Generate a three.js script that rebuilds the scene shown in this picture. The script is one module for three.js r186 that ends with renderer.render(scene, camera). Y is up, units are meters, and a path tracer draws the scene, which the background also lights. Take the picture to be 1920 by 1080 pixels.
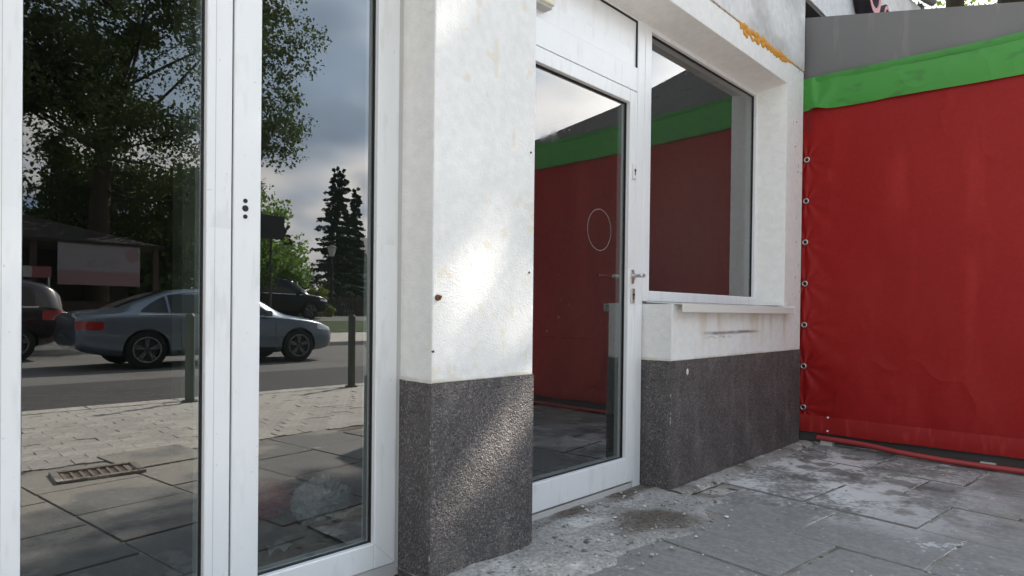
import * as THREE from 'three';
import { RoundedBoxGeometry } from 'three/addons/geometries/RoundedBoxGeometry.js';
import { mergeGeometries, mergeVertices, toCreasedNormals } from 'three/addons/utils/BufferGeometryUtils.js';
import { Brush, Evaluator, SUBTRACTION } from 'three-bvh-csg';

// ---------------------------------------------------------------- camera, sky, sun, exposure
const scene = new THREE.Scene();
const FOCAL = 1195.2, CENTRE_Y = 595.2;                       // of a 1920 x 1080 frame
const camera = new THREE.PerspectiveCamera(2 * Math.atan(CENTRE_Y / FOCAL) * 180 / Math.PI, 1920 / (2 * CENTRE_Y), 0.05, 400);
{
  const yaw = 46.2775 * Math.PI / 180, pitch = -0.4603 * Math.PI / 180, roll = -0.6509 * Math.PI / 180;
  const f = new THREE.Vector3(Math.sin(yaw), 0, -Math.cos(yaw)), r = new THREE.Vector3(Math.cos(yaw), 0, Math.sin(yaw)), d = new THREE.Vector3(0, -1, 0);
  const f2 = f.clone().multiplyScalar(Math.cos(pitch)).addScaledVector(d, -Math.sin(pitch));
  const d2 = d.clone().multiplyScalar(Math.cos(pitch)).addScaledVector(f, Math.sin(pitch));
  const r3 = r.clone().multiplyScalar(Math.cos(roll)).addScaledVector(d2, Math.sin(roll));
  const d3 = d2.clone().multiplyScalar(Math.cos(roll)).addScaledVector(r, -Math.sin(roll));
  const m = new THREE.Matrix4().makeBasis(r3, d3.negate(), f2.clone().negate());
  camera.quaternion.setFromRotationMatrix(m);
  camera.position.set(0, 0.88, 1.61);
  camera.setViewOffset(1920, 2 * CENTRE_Y, 0, 0, 1920, 1080);
}
const SUN = new THREE.Vector3(0.683, 0.656, 0.321).normalize();
const sun = new THREE.DirectionalLight(new THREE.Color().setRGB(1, 0.93, 0.82), 5);
sun.position.copy(SUN).multiplyScalar(60); sun.castShadow = true;
Object.assign(sun.shadow.camera, { left: -40, right: 40, top: 40, bottom: -40, near: 1, far: 160 });
sun.shadow.mapSize.set(4096, 4096); sun.shadow.radius = 1.0;
scene.add(sun, sun.target);
const EXPOSURE = 2.38;

// ---------------------------------------------------------------- noise and random
let seed = 7;
function rnd() { seed = (seed * 1664525 + 1013904223) >>> 0; return seed / 4294967296; }
function srand(s) { seed = s >>> 0; rnd(); }
const rr = (a, b) => a + (b - a) * rnd();
function hash(x, y, z) { let h = (x * 374761393 + y * 668265263 + z * 2147483647 + 1013) | 0; h = Math.imul(h ^ (h >>> 13), 1274126177); h ^= h >>> 16; return (h >>> 0) / 4294967296; }
const sm = (t) => t * t * (3 - 2 * t);
function vn2(x, y, p, s) {
  const xi = Math.floor(x), yi = Math.floor(y), fx = sm(x - xi), fy = sm(y - yi), w = (a) => p ? ((a % p) + p) % p : a;
  const a = hash(w(xi), w(yi), s), b = hash(w(xi + 1), w(yi), s), c = hash(w(xi), w(yi + 1), s), d = hash(w(xi + 1), w(yi + 1), s);
  return a + (b - a) * fx + (c - a) * fy + (a - b - c + d) * fx * fy;
}
function fbm2(x, y, p = 0, o = 4, s = 0) { let v = 0, a = 0.5, t = 0; for (let i = 0; i < o; i++) { v += a * vn2(x, y, p, s + i * 17); t += a; x *= 2; y *= 2; p *= 2; a *= 0.5; } return v / t; }
function vn3(x, y, z, s) {
  const zi = Math.floor(z), f = sm(z - zi);
  return vn2(x, y, 0, s + zi * 131) * (1 - f) + vn2(x, y, 0, s + (zi + 1) * 131) * f;
}
function fbm3(x, y, z, o = 4, s = 0) { let v = 0, a = 0.5, t = 0; for (let i = 0; i < o; i++) { v += a * vn3(x, y, z, s + i * 17); t += a; x *= 2.03; y *= 2.03; z *= 2.03; a *= 0.5; } return v / t; }
const clamp = (x, a = 0, b = 1) => Math.min(b, Math.max(a, x)), step = (a, b, x) => sm(clamp((x - a) / (b - a))), lerp = (a, b, t) => a + (b - a) * t;

// ---------------------------------------------------------------- sky: broken cloud, blue between
{
  const W = 1024, Hh = 512, data = new Float32Array(W * Hh * 4);
  for (let j = 0; j < Hh; j++) for (let i = 0; i < W; i++) {
    const el = ((j + 0.5) / Hh - 0.5) * Math.PI, az = ((i + 0.5) / W - 0.5) * 2 * Math.PI;
    const x = Math.cos(el) * Math.cos(az), y = Math.sin(el), z = Math.cos(el) * Math.sin(az);
    const yy = Math.max(y, 0.0), s = x * SUN.x + y * SUN.y + z * SUN.z, glow = Math.pow(clamp(0.5 + 0.5 * s), 7);
    let c = [lerp(0.36, 0.105, Math.pow(yy, 0.45)), lerp(0.46, 0.21, Math.pow(yy, 0.45)), lerp(0.58, 0.43, Math.pow(yy, 0.45))];
    const k = 1.0 / (yy + 0.16), px = x * k * 1.35, pz = z * k * 1.35;
    const d = fbm2(px * 1.1 + 32.32, pz * 1.1 + 45.16, 0, 6, 3) * 0.72 + fbm2(px * 0.42 + 9.696, pz * 0.42 + 13.548, 0, 3, 71) * 0.42;
    const cov = step(0.37, 0.53, d), thick = step(0.48, 0.76, d), tex = fbm2(px * 3.1, pz * 3.1, 0, 4, 33);
    const b = lerp(0.74, 0.36, thick) * (0.75 + 0.5 * tex) * (1 + 2.7 * glow);
    const cc = [b * lerp(1.04, 0.72, thick), b * lerp(1.0, 0.91, thick), b * lerp(0.95, 1.15, thick)];
    for (let q = 0; q < 3; q++) c[q] = 0.81 * lerp(c[q] * (1 + 0.8 * glow), cc[q], cov);
    const o = (j * W + i) * 4; data[o] = c[0]; data[o + 1] = c[1]; data[o + 2] = c[2]; data[o + 3] = 1;
  }
  const t = new THREE.DataTexture(data, W, Hh, THREE.RGBAFormat, THREE.FloatType);
  t.mapping = THREE.EquirectangularReflectionMapping; t.magFilter = THREE.LinearFilter; t.minFilter = THREE.LinearFilter; t.wrapS = THREE.RepeatWrapping; t.needsUpdate = true;
  scene.background = t; scene.environment = t;
}

// ---------------------------------------------------------------- textures
function tex(w, h, fn, srgb = true) {
  const d = new Uint8Array(w * h * 4);
  for (let j = 0; j < h; j++) for (let i = 0; i < w; i++) {
    const c = fn((i + 0.5) / w, (j + 0.5) / h), o = (j * w + i) * 4;
    if (typeof c === 'number') { d[o] = d[o + 1] = d[o + 2] = clamp(c) * 255; } else { d[o] = clamp(c[0] / 255) * 255; d[o + 1] = clamp(c[1] / 255) * 255; d[o + 2] = clamp(c[2] / 255) * 255; }
    d[o + 3] = 255;
  }
  const t = new THREE.DataTexture(d, w, h, THREE.RGBAFormat);
  t.magFilter = THREE.LinearFilter; t.minFilter = THREE.LinearMipmapLinearFilter; t.generateMipmaps = true; t.wrapS = t.wrapT = THREE.RepeatWrapping;
  if (srgb) t.colorSpace = THREE.SRGBColorSpace;
  t.needsUpdate = true; return t;
}
const per = (t, mx, my = mx) => { t.repeat.set(1 / mx, 1 / my); return t; };        // uv is in metres: one copy of the map every mx metres
const mul = (c, k) => c.map((v) => v * k), mixc = (a, b, t) => a.map((v, i) => lerp(v, b[i], t));

const bumpStucco = per(tex(512, 512, (u, v) => { const a = fbm2(u * 150, v * 150, 150, 2, 5), b = fbm2(u * 40, v * 40, 40, 3, 9); return 0.65 * Math.pow(a, 1.6) + 0.35 * b; }, false), 0.6);
// the whole front in one map: x -4 .. 4.576, y 0.6 .. 2.6, with its stains and scuffs
const wallMap = tex(2048, 1024, (u, v) => {
  const x = -4 + u * 8.576, y = 0.6 + v * 2;
  let c = [231, 230, 227];
  c = mul(c, 0.985 + 0.03 * fbm2(x * 3, y * 3, 0, 4, 1)); c = mul(c, 0.975 + 0.05 * fbm2(x * 40, y * 40, 0, 2, 8));
  const ye = step(0.62, 0.75, fbm2(x * 9 + 3, y * 9, 0, 3, 21)) * step(0.5, 0.7, fbm2(x * 1.6, y * 1.6, 0, 2, 40));
  c = mixc(c, [228, 220, 202], 0.22 * ye);
  // dust carried by rain below the window board and a scuff where something was dragged along
  if (x > 2.83 && y < 0.93) {
    const run = step(0.45, 0.7, fbm2(x * 14, y * 2.2, 0, 3, 55)); c = mixc(c, [206, 190, 166], 0.45 * run * step(0.64, 0.93, y + 0.1 * fbm2(x * 5, 1, 0, 2, 3)));
    const sc = Math.exp(-Math.pow((y - 0.782 - 0.012 * (fbm2(x * 4, 2, 0, 2, 6) - 0.5)) / 0.008, 2)) * step(3.1, 3.3, x) * (1 - step(3.75, 3.92, x)) * (0.45 + 0.55 * step(0.25, 0.7, fbm2(x * 16, y * 60, 0, 3, 77)));
    const s2 = Math.exp(-Math.pow((y - 0.757) / 0.007, 2)) * step(3.15, 3.25, x) * (1 - step(3.4, 3.6, x)) * step(0.4, 0.7, fbm2(x * 30, y * 60, 0, 2, 78));
    c = mixc(c, [98, 90, 96], clamp(0.8 * sc + 0.35 * s2));
  }
  // grime along the cut edge over the plinth and by the right hand corner
  const edge = step(0.012, 0.0, Math.abs(y - 0.65) - 0.004 * fbm2(x * 30, 3, 0, 2, 4)); c = mixc(c, [186, 176, 140], 0.35 * edge * step(0.3, 0.6, fbm2(x * 12, 5, 0, 3, 7)));
  if (x > 4.3) { const m = step(0.80, 0.86, fbm2(x * 40, y * 22, 0, 3, 91)); c = mixc(c, [150, 145, 146], 0.5 * m); }
  if (x > 1.3 && x < 1.81) { const m = step(0.70, 0.80, fbm2(x * 22, y * 18, 0, 3, 93)); c = mixc(c, [222, 208, 182], 0.4 * m); }
  return c;
});
wallMap.repeat.set(1 / 8.576, 1 / 2); wallMap.offset.set(4 / 8.576, -0.3);
const upperMap = per(tex(512, 512, (u, v) => { let c = [216, 215, 214]; const g = step(0.45, 0.75, fbm2(u * 4, v * 8, 4, 5, 13)); c = mixc(c, [160, 157, 156], 0.6 * g); return mul(c, 0.95 + 0.1 * fbm2(u * 80, v * 80, 80, 2, 2)); }), 2.2);
const plinthMap = per(tex(1024, 1024, (u, v) => {
  const a = fbm2(u * 190, v * 190, 190, 2, 3), b = fbm2(u * 95, v * 95, 95, 2, 14), c = fbm2(u * 6, v * 6, 6, 4, 15);
  let k = [82, 79, 79]; const g = step(0.52, 0.74, a * 0.6 + b * 0.4); k = mixc(k, [150, 139, 134], g * 0.8); k = mixc(k, [54, 52, 52], step(0.42, 0.28, a * 0.5 + b * 0.5) * 0.8); k = mixc(k, [128, 122, 116], 0.35 * step(0.56, 0.74, fbm2(u * 9, v * 3, 9, 5, 16))); return mul(k, 0.86 + 0.26 * c);
}), 0.62);
const plinthBump = per(tex(512, 512, (u, v) => fbm2(u * 150, v * 150, 150, 2, 3), false), 0.62);
// paving: 6.2 m by 3 m of the pavement in one map, x -0.6 .. 5.6, z -0.4 .. 2.6
const slabMap = tex(2048, 1024, (u, v) => {
  const x = -0.6 + u * 6.2, z = -0.4 + v * 3;
  let c = mixc([139, 138, 135], [117, 116, 114], fbm2(x * 2.2, z * 2.2, 0, 4, 31)); c = mul(c, 0.9 + 0.2 * fbm2(x * 70, z * 70, 0, 3, 32));
  c = mul(c, 0.97 + 0.06 * step(0.5, 0.8, fbm2(x * 60, z * 9, 0, 3, 35)));
  // cement dust spread over the corner by the red sheet, thinner along the wall
  const zone = step(2.9, 3.5, x + 0.35 * fbm2(x * 2, z * 3, 0, 3, 50)) * step(1.35, 0.45, z - 0.35 * fbm2(x * 1.4, z * 1.4, 0, 2, 51)) ;
  const wall = step(0.50, 0.08, z + 0.1 * fbm2(x * 4, z * 4, 0, 2, 53)) * step(2.3, 2.9, x);
  const pat = fbm2(x * 3.1 + 7, z * 5.2, 0, 6, 37), fine = fbm2(x * 60, z * 60, 0, 3, 38);
  const dust = Math.max(zone * step(0.40, 0.62, pat * 0.75 + fine * 0.3), wall * step(0.35, 0.6, pat * 0.5 + fine * 0.5), step(0.70, 0.8, pat * 0.7 + fine * 0.3) * 0.8);
  c = mixc(c, [216, 215, 213], 0.85 * dust);
  const dirt = step(0.58, 0.72, fbm2(x * 7 + 31, z * 7, 0, 4, 44)) * Math.max(zone, wall); c = mixc(c, [74, 70, 66], 0.6 * dirt);
  const tanPatch = step(0.46, 0.62, fbm2(x * 2.3 + 5, z * 2.3, 0, 5, 61)) * step(1.25, 1.5, z + 0.3 * fbm2(x * 3, z * 3, 0, 3, 63)); c = mixc(c, [172, 165, 153], 0.75 * tanPatch);  // paler tan patches on the outer part of the slabs
  const spot = step(0.84, 0.90, fbm2(x * 55, z * 55, 0, 2, 66)); c = mixc(c, [205, 205, 203], 0.5 * spot);
  return c;
});
slabMap.repeat.set(1 / 6.2, 1 / 3); slabMap.offset.set(0.6 / 6.2, 0.4 / 3);
const grainBump = per(tex(512, 512, (u, v) => 0.6 * fbm2(u * 120, v * 120, 120, 2, 61) + 0.4 * fbm2(u * 20, v * 20, 20, 4, 62), false), 0.7);
const apronMap = per(tex(1024, 1024, (u, v) => {
  let c = mixc([176, 172, 166], [128, 122, 116], fbm2(u * 5, v * 5, 5, 4, 71)); c = mixc(c, [92, 82, 70], 0.8 * step(0.52, 0.68, fbm2(u * 4 + 2, v * 4, 4, 5, 72)));
  c = mixc(c, [206, 204, 200], 0.6 * step(0.58, 0.68, fbm2(u * 9, v * 9, 9, 4, 73))); c = mixc(c, [52, 48, 44], 0.7 * step(0.70, 0.76, fbm2(u * 30, v * 30, 30, 3, 74))); return mul(c, 0.86 + 0.28 * fbm2(u * 120, v * 120, 120, 2, 75));
}), 1.3);
const doorstepMap = tex(1024, 512, (u, v) => {             // x 1.30 .. 2.84, z -0.34 .. 0.44: old concrete, soil in its hollows
  const x = 1.30 + u * 1.54, z = -0.34 + v * 0.78;
  let c = mixc([170, 168, 164], [136, 132, 127], fbm2(x * 5, z * 7, 0, 5, 161));
  c = mixc(c, [216, 213, 207], 0.75 * step(0.48, 0.68, fbm2(x * 6 + 9, z * 8, 0, 6, 162)) * step(2.4, 1.9, x));  // paler patches by the pillar paint the sun spot into the concrete
  const soil = step(0.40, 0.72, 0.62 * fbm2(x * 5, z * 7, 0, 6, 163) + 0.34 * Math.exp(-Math.pow((x - 2.36) / 0.32, 2) - Math.pow((z - 0.24) / 0.2, 2)) + 0.34 * Math.exp(-Math.pow((z + 0.13) / 0.06, 2)));
  c = mixc(c, [84, 75, 65], 0.85 * soil); c = mixc(c, [64, 60, 56], 0.6 * step(0.70, 0.80, fbm2(x * 34, z * 46, 0, 3, 164))); c = mixc(c, [50, 47, 44], 0.5 * step(0.6, 0.74, fbm2(x * 80, z * 80, 0, 2, 166)) * soil);
  return mul(c, 0.82 + 0.36 * fbm2(x * 90, z * 90, 0, 2, 165));
});
doorstepMap.repeat.set(1 / 1.54, 1 / 0.78); doorstepMap.offset.set(-1.30 / 1.54, 0.34 / 0.78);
const asphaltMap = per(tex(1024, 1024, (u, v) => mul([112, 110, 108], 0.72 + 0.4 * fbm2(u * 180, v * 180, 180, 2, 81) + 0.18 * fbm2(u * 6, v * 6, 6, 4, 82))), 4);
const paverMap = per(tex(512, 512, (u, v) => mul(mixc([210, 205, 196], [186, 182, 174], fbm2(u * 7, v * 7, 7, 3, 86)), 0.82 + 0.3 * fbm2(u * 90, v * 90, 90, 2, 85))), 1.7);
const redMap = per(tex(1024, 1024, (u, v) => { let c = mixc([142, 23, 23], [154, 32, 30], fbm2(u * 3, v * 3, 3, 5, 95)); c = mixc(c, [176, 60, 54], 0.42 * step(0.52, 0.8, fbm2(u * 14, v * 3, 0, 5, 96))); return mul(c, 0.96 + 0.08 * fbm2(u * 200, v * 200, 200, 1, 97)); }), 2.7);  // paler vertical streaks: scuffs, and soft highlights painted into the red
const creaseBump = per(tex(1024, 1024, (u, v) => { const a = 1 - Math.abs(fbm2(u * 5, v * 4, 0, 4, 401) - 0.5) * 2, b = 1 - Math.abs(fbm2(u * 13 + 4, v * 7, 0, 3, 402) - 0.5) * 2; return 0.6 * Math.pow(a, 8) + 0.4 * Math.pow(b, 10) * step(0.5, 0.7, fbm2(u * 3, v * 3, 3, 2, 403)) ; }, false), 2.7);
const hemMap = per(tex(512, 128, (u, v) => { let c = [150, 33, 32]; return mixc(c, [178, 66, 60], 0.5 * step(0.5, 0.8, fbm2(u * 60, v * 4, 0, 3, 98))); }), 1.4, 0.5);
const greenMap = per(tex(512, 512, (u, v) => { let c = mixc([70, 152, 58], [58, 138, 52], fbm2(u * 4, v * 4, 4, 4, 101)); c = mixc(c, [46, 98, 44], 0.4 * step(0.60, 0.80, fbm2(u * 14, v * 40, 14, 5, 102))); return c; }), 1.6);
const greyMap = per(tex(512, 512, (u, v) => mixc(mul([114, 113, 113], 0.92 + 0.16 * fbm2(u * 4, v * 4, 4, 5, 105)), [146, 144, 142], 0.35 * step(0.62, 0.8, fbm2(u * 30, v * 5, 0, 4, 106)))), 2);
const grassMap = per(tex(256, 256, (u, v) => mul(mixc([44, 64, 28], [70, 86, 40], fbm2(u * 40, v * 40, 40, 3, 110)), 0.6 + 0.7 * fbm2(u * 7, v * 7, 7, 4, 111))), 3);
const floorMap = per(tex(1024, 1024, (u, v) => { let c = mixc([132, 133, 131], [112, 113, 112], fbm2(u * 5, v * 5, 5, 4, 121)); c = mixc(c, [196, 200, 198], 0.8 * step(0.60, 0.72, fbm2(u * 12, v * 12, 12, 5, 122))); return c; }), 1.6);
const frameMap = per(tex(1024, 1024, (u, v) => { let c = mul([236, 236, 235], 0.975 + 0.04 * fbm2(u * 8, v * 3, 0, 4, 181)); c = mixc(c, [186, 182, 174], 0.16 * step(0.60, 0.8, fbm2(u * 40, v * 8, 0, 4, 182))); return mixc(c, [120, 116, 110], 0.22 * step(0.88, 0.94, fbm2(u * 110, v * 110, 110, 2, 183))); }), 1.1);
const smudgeMap = per(tex(1024, 1024, (u, v) => { const a = step(0.56, 0.72, fbm2(u * 6, v * 6, 6, 5, 171)) * 0.07, b = step(0.60, 0.8, fbm2(u * 26, v * 9, 0, 4, 172)) * 0.06, c = step(0.90, 0.96, fbm2(u * 70, v * 70, 70, 2, 173)) * 0.35; return Math.max(a, b, c); }, false), 1.4);
const barkMap = per(tex(256, 512, (u, v) => mixc([84, 72, 60], [42, 36, 31], fbm2(u * 18, v * 5, 0, 4, 131))), 0.6, 1.2);
const bannerMap = tex(512, 256, (u, v) => {
  let c = [132, 128, 132]; c = mixc(c, [126, 100, 106], step(0.36, 0.30, v)); c = mixc(c, [128, 104, 110], step(0.11, 0.08, Math.hypot(u - 0.9, (v - 0.72) * 0.6)));
  const row = (v0, h, a, b, k, dark) => { if (Math.abs(v - v0) < h && u > a && u < b) c = mixc(c, dark, step(0.42, 0.6, vn2(u * k, v * 20, 0, 9)) * 0.35); };
  row(0.66, 0.07, 0.10, 0.74, 70, [120, 124, 118]); row(0.50, 0.09, 0.34, 0.72, 46, [86, 84, 98]); row(0.12, 0.03, 0.7, 0.96, 90, [120, 70, 84]);
  return c;
});
bannerMap.repeat.set(1 / 1.92, 1 / 1.16);

// ---------------------------------------------------------------- materials
const L = (r, g, b) => new THREE.Color().setRGB(r, g, b);
const std = (o) => new THREE.MeshStandardMaterial({ roughness: 0.8, metalness: 0, ...o });
const phy = (o) => new THREE.MeshPhysicalMaterial({ roughness: 0.8, metalness: 0, ...o });
const M = {
  wall: std({ map: wallMap, bumpMap: bumpStucco, bumpScale: 0.0022, roughness: 0.92 }),
  upper: std({ map: upperMap, bumpMap: bumpStucco, bumpScale: 0.002, roughness: 0.95 }),
  plinth: std({ map: plinthMap, bumpMap: plinthBump, bumpScale: 0.004, roughness: 0.6 }),
  frame: phy({ map: frameMap, color: L(0.98, 0.99, 1.0), roughness: 0.32, clearcoat: 0.25, clearcoatRoughness: 0.3 }),
  filler: std({ color: L(0.52, 0.51, 0.49), roughness: 0.9 }),
  rubber: std({ color: L(0.012, 0.012, 0.013), roughness: 0.6 }),
  glass: phy({ color: L(0.46, 0.51, 0.50), transmission: 1, thickness: 0, roughness: 0, ior: 2.45 }),
  glassSmudged: phy({ color: L(0.46, 0.51, 0.50), transmission: 1, thickness: 0, roughness: 1, roughnessMap: smudgeMap, ior: 2.45 }),
  metal: std({ color: L(0.62, 0.62, 0.60), metalness: 0.9, roughness: 0.35 }),
  whitePlastic: std({ color: L(0.74, 0.74, 0.72), roughness: 0.4 }),
  cream: std({ color: L(0.74, 0.72, 0.56), roughness: 0.5 }),
  black: std({ color: L(0.01, 0.01, 0.01), roughness: 0.7 }),
  scratch: std({ color: L(0.30, 0.28, 0.27), roughness: 0.9 }),
  foam: std({ color: L(0.62, 0.30, 0.045), roughness: 0.85 }),
  drain: std({ color: L(0.26, 0.21, 0.17), roughness: 0.9 }),
  soil: std({ color: L(0.13, 0.10, 0.08), roughness: 1 }),
  rust: std({ color: L(0.16, 0.07, 0.035), roughness: 0.95 }),
  sill: std({ color: L(0.72, 0.71, 0.66), roughness: 0.4 }),
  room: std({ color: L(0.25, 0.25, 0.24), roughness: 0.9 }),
  column: std({ color: L(0.56, 0.60, 0.50), roughness: 0.8 }),
  floor: std({ map: floorMap, roughness: 0.85 }),
  redTarp: phy({ map: redMap, bumpMap: creaseBump, bumpScale: 0.006, roughness: 0.42, specularIntensity: 0.4 }),
  redHem: phy({ map: hemMap, roughness: 0.5, specularIntensity: 0.45 }),
  redPipe: std({ color: L(0.34, 0.035, 0.035), roughness: 0.5 }),
  greenTarp: phy({ map: greenMap, bumpMap: creaseBump, bumpScale: 0.006, roughness: 0.45 }),
  greenHem: phy({ map: greenMap, color: L(0.86, 0.86, 0.86), roughness: 0.45 }),
  grey: std({ map: greyMap, roughness: 0.5 }),
  darkSteel: std({ color: L(0.06, 0.052, 0.048), roughness: 0.8 }),
  slab: std({ map: slabMap, bumpMap: grainBump, bumpScale: 0.003, roughness: 0.85 }),
  joint: std({ map: apronMap, color: L(0.92, 0.90, 0.87), bumpMap: grainBump, bumpScale: 0.006, roughness: 0.95 }),
  doorstep: std({ map: doorstepMap, bumpMap: grainBump, bumpScale: 0.008, roughness: 0.95 }),
  apron: std({ map: apronMap, bumpMap: grainBump, bumpScale: 0.008, roughness: 0.95 }),
  stone: std({ color: L(0.34, 0.33, 0.31), roughness: 0.9, vertexColors: true }),
  asphalt: std({ map: asphaltMap, roughness: 0.9 }),
  freshAsphalt: std({ map: asphaltMap, color: L(0.42, 0.42, 0.44), roughness: 0.85 }),
  paver: [L(1, 1, 1), L(0.92, 0.90, 0.88), L(0.84, 0.84, 0.85)].map((color) => std({ map: paverMap, color, roughness: 0.9 })),
  kerb: std({ map: paverMap, color: L(0.95, 0.95, 0.95), roughness: 0.9 }),
  grass: std({ map: grassMap, roughness: 0.95 }),
  paint: std({ color: L(0.7, 0.7, 0.68), roughness: 0.8 }),
  bark: std({ map: barkMap, roughness: 0.95 }),
  leaf: phy({ color: L(0.075, 0.115, 0.030), roughness: 1, transmission: 0.35, thickness: 0, vertexColors: true, side: THREE.DoubleSide }),
  needle: std({ color: L(0.034, 0.054, 0.024), roughness: 1, vertexColors: true, side: THREE.DoubleSide }),
};

// ---------------------------------------------------------------- helpers
const taken = {};
function numbered(n) { taken[n] = (taken[n] ?? -1) + 1; return taken[n] ? `${n}_${String(taken[n]).padStart(3, '0')}` : n; }
function metreUV(g) {                                        // uv in metres, seen along the axis each face points along most
  if (g.index) g = g.toNonIndexed();
  const p = g.attributes.position, uv = new Float32Array(p.count * 2), a = new THREE.Vector3(), b = new THREE.Vector3(), c = new THREE.Vector3(), n = new THREE.Vector3();
  for (let i = 0; i < p.count; i += 3) {
    a.fromBufferAttribute(p, i); b.fromBufferAttribute(p, i + 1); c.fromBufferAttribute(p, i + 2); n.copy(b).sub(a).cross(c.clone().sub(a));
    const ax = Math.abs(n.x), ay = Math.abs(n.y), az = Math.abs(n.z);
    [a, b, c].forEach((q, k) => { const [u, v] = ay > ax && ay > az ? [q.x, q.z] : az >= ax ? [q.x, q.y] : [q.z, q.y]; uv[(i + k) * 2] = u; uv[(i + k) * 2 + 1] = v; });
  }
  g.setAttribute('uv', new THREE.BufferAttribute(uv, 2));
  return g;
}
const at = (g, x = 0, y = 0, z = 0) => g.translate(x, y, z);
const box = (x0, x1, y0, y1, z0, z1, r = 0) => at(r ? new RoundedBoxGeometry(x1 - x0, y1 - y0, z1 - z0, 2, r) : new THREE.BoxGeometry(x1 - x0, y1 - y0, z1 - z0), (x0 + x1) / 2, (y0 + y1) / 2, (z0 + z1) / 2);
function merged(gs) {
  gs = [gs].flat().map((g) => { g = metreUV(g); for (const k of Object.keys(g.attributes)) if (!['position', 'normal', 'uv', 'color'].includes(k)) g.deleteAttribute(k); if (!g.attributes.normal) g.computeVertexNormals(); return g; });
  return gs.length > 1 ? mergeGeometries(gs) : gs[0];
}
function part(name, gs, m, parent) {
  const o = new THREE.Mesh(merged(gs), m); o.name = name; o.castShadow = o.receiveShadow = true; parent.add(o); return o;
}
function group(name, parent) { const o = new THREE.Group(); o.name = name; parent.add(o); return o; }
function thing(name, label, category, grp) { const o = new THREE.Group(); o.name = numbered(name); o.userData = { label, category }; if (grp) o.userData.group = grp; scene.add(o); return o; }
function solo(name, gs, m, label, category, grp) { const o = part(numbered(name), gs, m, scene); o.userData = { label, category }; if (grp) o.userData.group = grp; return o; }
function struct(name, gs, m) { const o = part(name, gs, m, scene); o.userData = { kind: 'structure' }; return o; }
function rectFrame(x0, x1, y0, y1, wl, wr, wb, wt, z0, z1, r = 0.004) {          // four mitre-free bars of a frame
  return [box(x0, x0 + wl, y0, y1, z0, z1, r), box(x1 - wr, x1, y0, y1, z0, z1, r), box(x0 + wl, x1 - wr, y0, y0 + wb, z0, z1 - 0.0004, r), box(x0 + wl, x1 - wr, y1 - wt, y1, z0, z1 - 0.0004, r)];
}
function tube(pts, rad, n = 8, seg = 24) { return new THREE.TubeGeometry(new THREE.CatmullRomCurve3(pts.map((p) => new THREE.Vector3(...p))), seg, rad, n, false); }
function cyl(r0, r1, h, n, x, y, z, axis = 'y') { const g = new THREE.CylinderGeometry(r0, r1, h, n); if (axis === 'z') g.rotateX(Math.PI / 2); if (axis === 'x') g.rotateZ(Math.PI / 2); return at(g, x, y, z); }
function gridSheet(nu, nv, fn) {                             // surface from fn(u, v) -> [x, y, z]
  const g = new THREE.PlaneGeometry(1, 1, nu, nv), p = g.attributes.position;
  for (let j = 0; j <= nv; j++) for (let i = 0; i <= nu; i++) { const q = fn(i / nu, j / nv); p.setXYZ(j * (nu + 1) + i, ...q); }
  g.computeVertexNormals(); return g;
}

// ---------------------------------------------------------------- ground
const PAVE = (z) => z < 2.2 ? 0 : lerp(0, -0.08, clamp((z - 2.2) / 2.8));
const FAR = (z) => z < 20 ? lerp(-0.08, 0.02, clamp((z - 15.7) / 4.3)) : lerp(0.02, 0.5, clamp((z - 20) / 5));
struct('ground', [gridSheet(2, 2, (u, v) => [lerp(-200, 200, u), -0.6, lerp(200, -200, v)])], M.grass);
struct('road', [box(-80, 90, -0.5, -0.2, 5.28, 15.5)], M.asphalt);
struct('road_patch', [box(-60, 80, -0.4, -0.194, 5.28, 8.7)], M.freshAsphalt);
struct('verge', [gridSheet(2, 40, (u, v) => { const z = lerp(90, 19.98, v); return [lerp(-90, 110, u), FAR(z) + 0.02, z]; })], M.grass);
struct('parking_lot', [gridSheet(2, 8, (u, v) => { const z = lerp(33, 23.6, v); return [lerp(-40, 60, u), FAR(z) + 0.03, z]; })], M.asphalt);
struct('far_pavement', [gridSheet(2, 10, (u, v) => { const z = lerp(20.0, 15.7, v); return [lerp(-80, 90, u), FAR(z), z]; }), box(-80, 90, -0.5, -0.08, 15.5, 15.7, 0.015)], M.kerb);
{
  const k = struct('kerb', [box(-30, 40, -0.5, -0.10, 5.06, 5.26)], M.joint);
  for (let i = 0; i < 26; i++) part('kerb_stone', [box(-4 + i * 0.8 + 0.004, -4 + (i + 1) * 0.8 - 0.004, -0.4, -0.078, 5.055, 5.277, 0.012)], M.kerb, k);
}
const pavement = struct('pavement', [gridSheet(2, 30, (u, v) => { const z = lerp(5.06, -0.02, v); return [lerp(-30, 40, u), PAVE(z) - (z < 2.25 ? 0.007 : 0.014) - (z < 0.02 ? 0.02 : 0), z]; })], M.joint);
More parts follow.
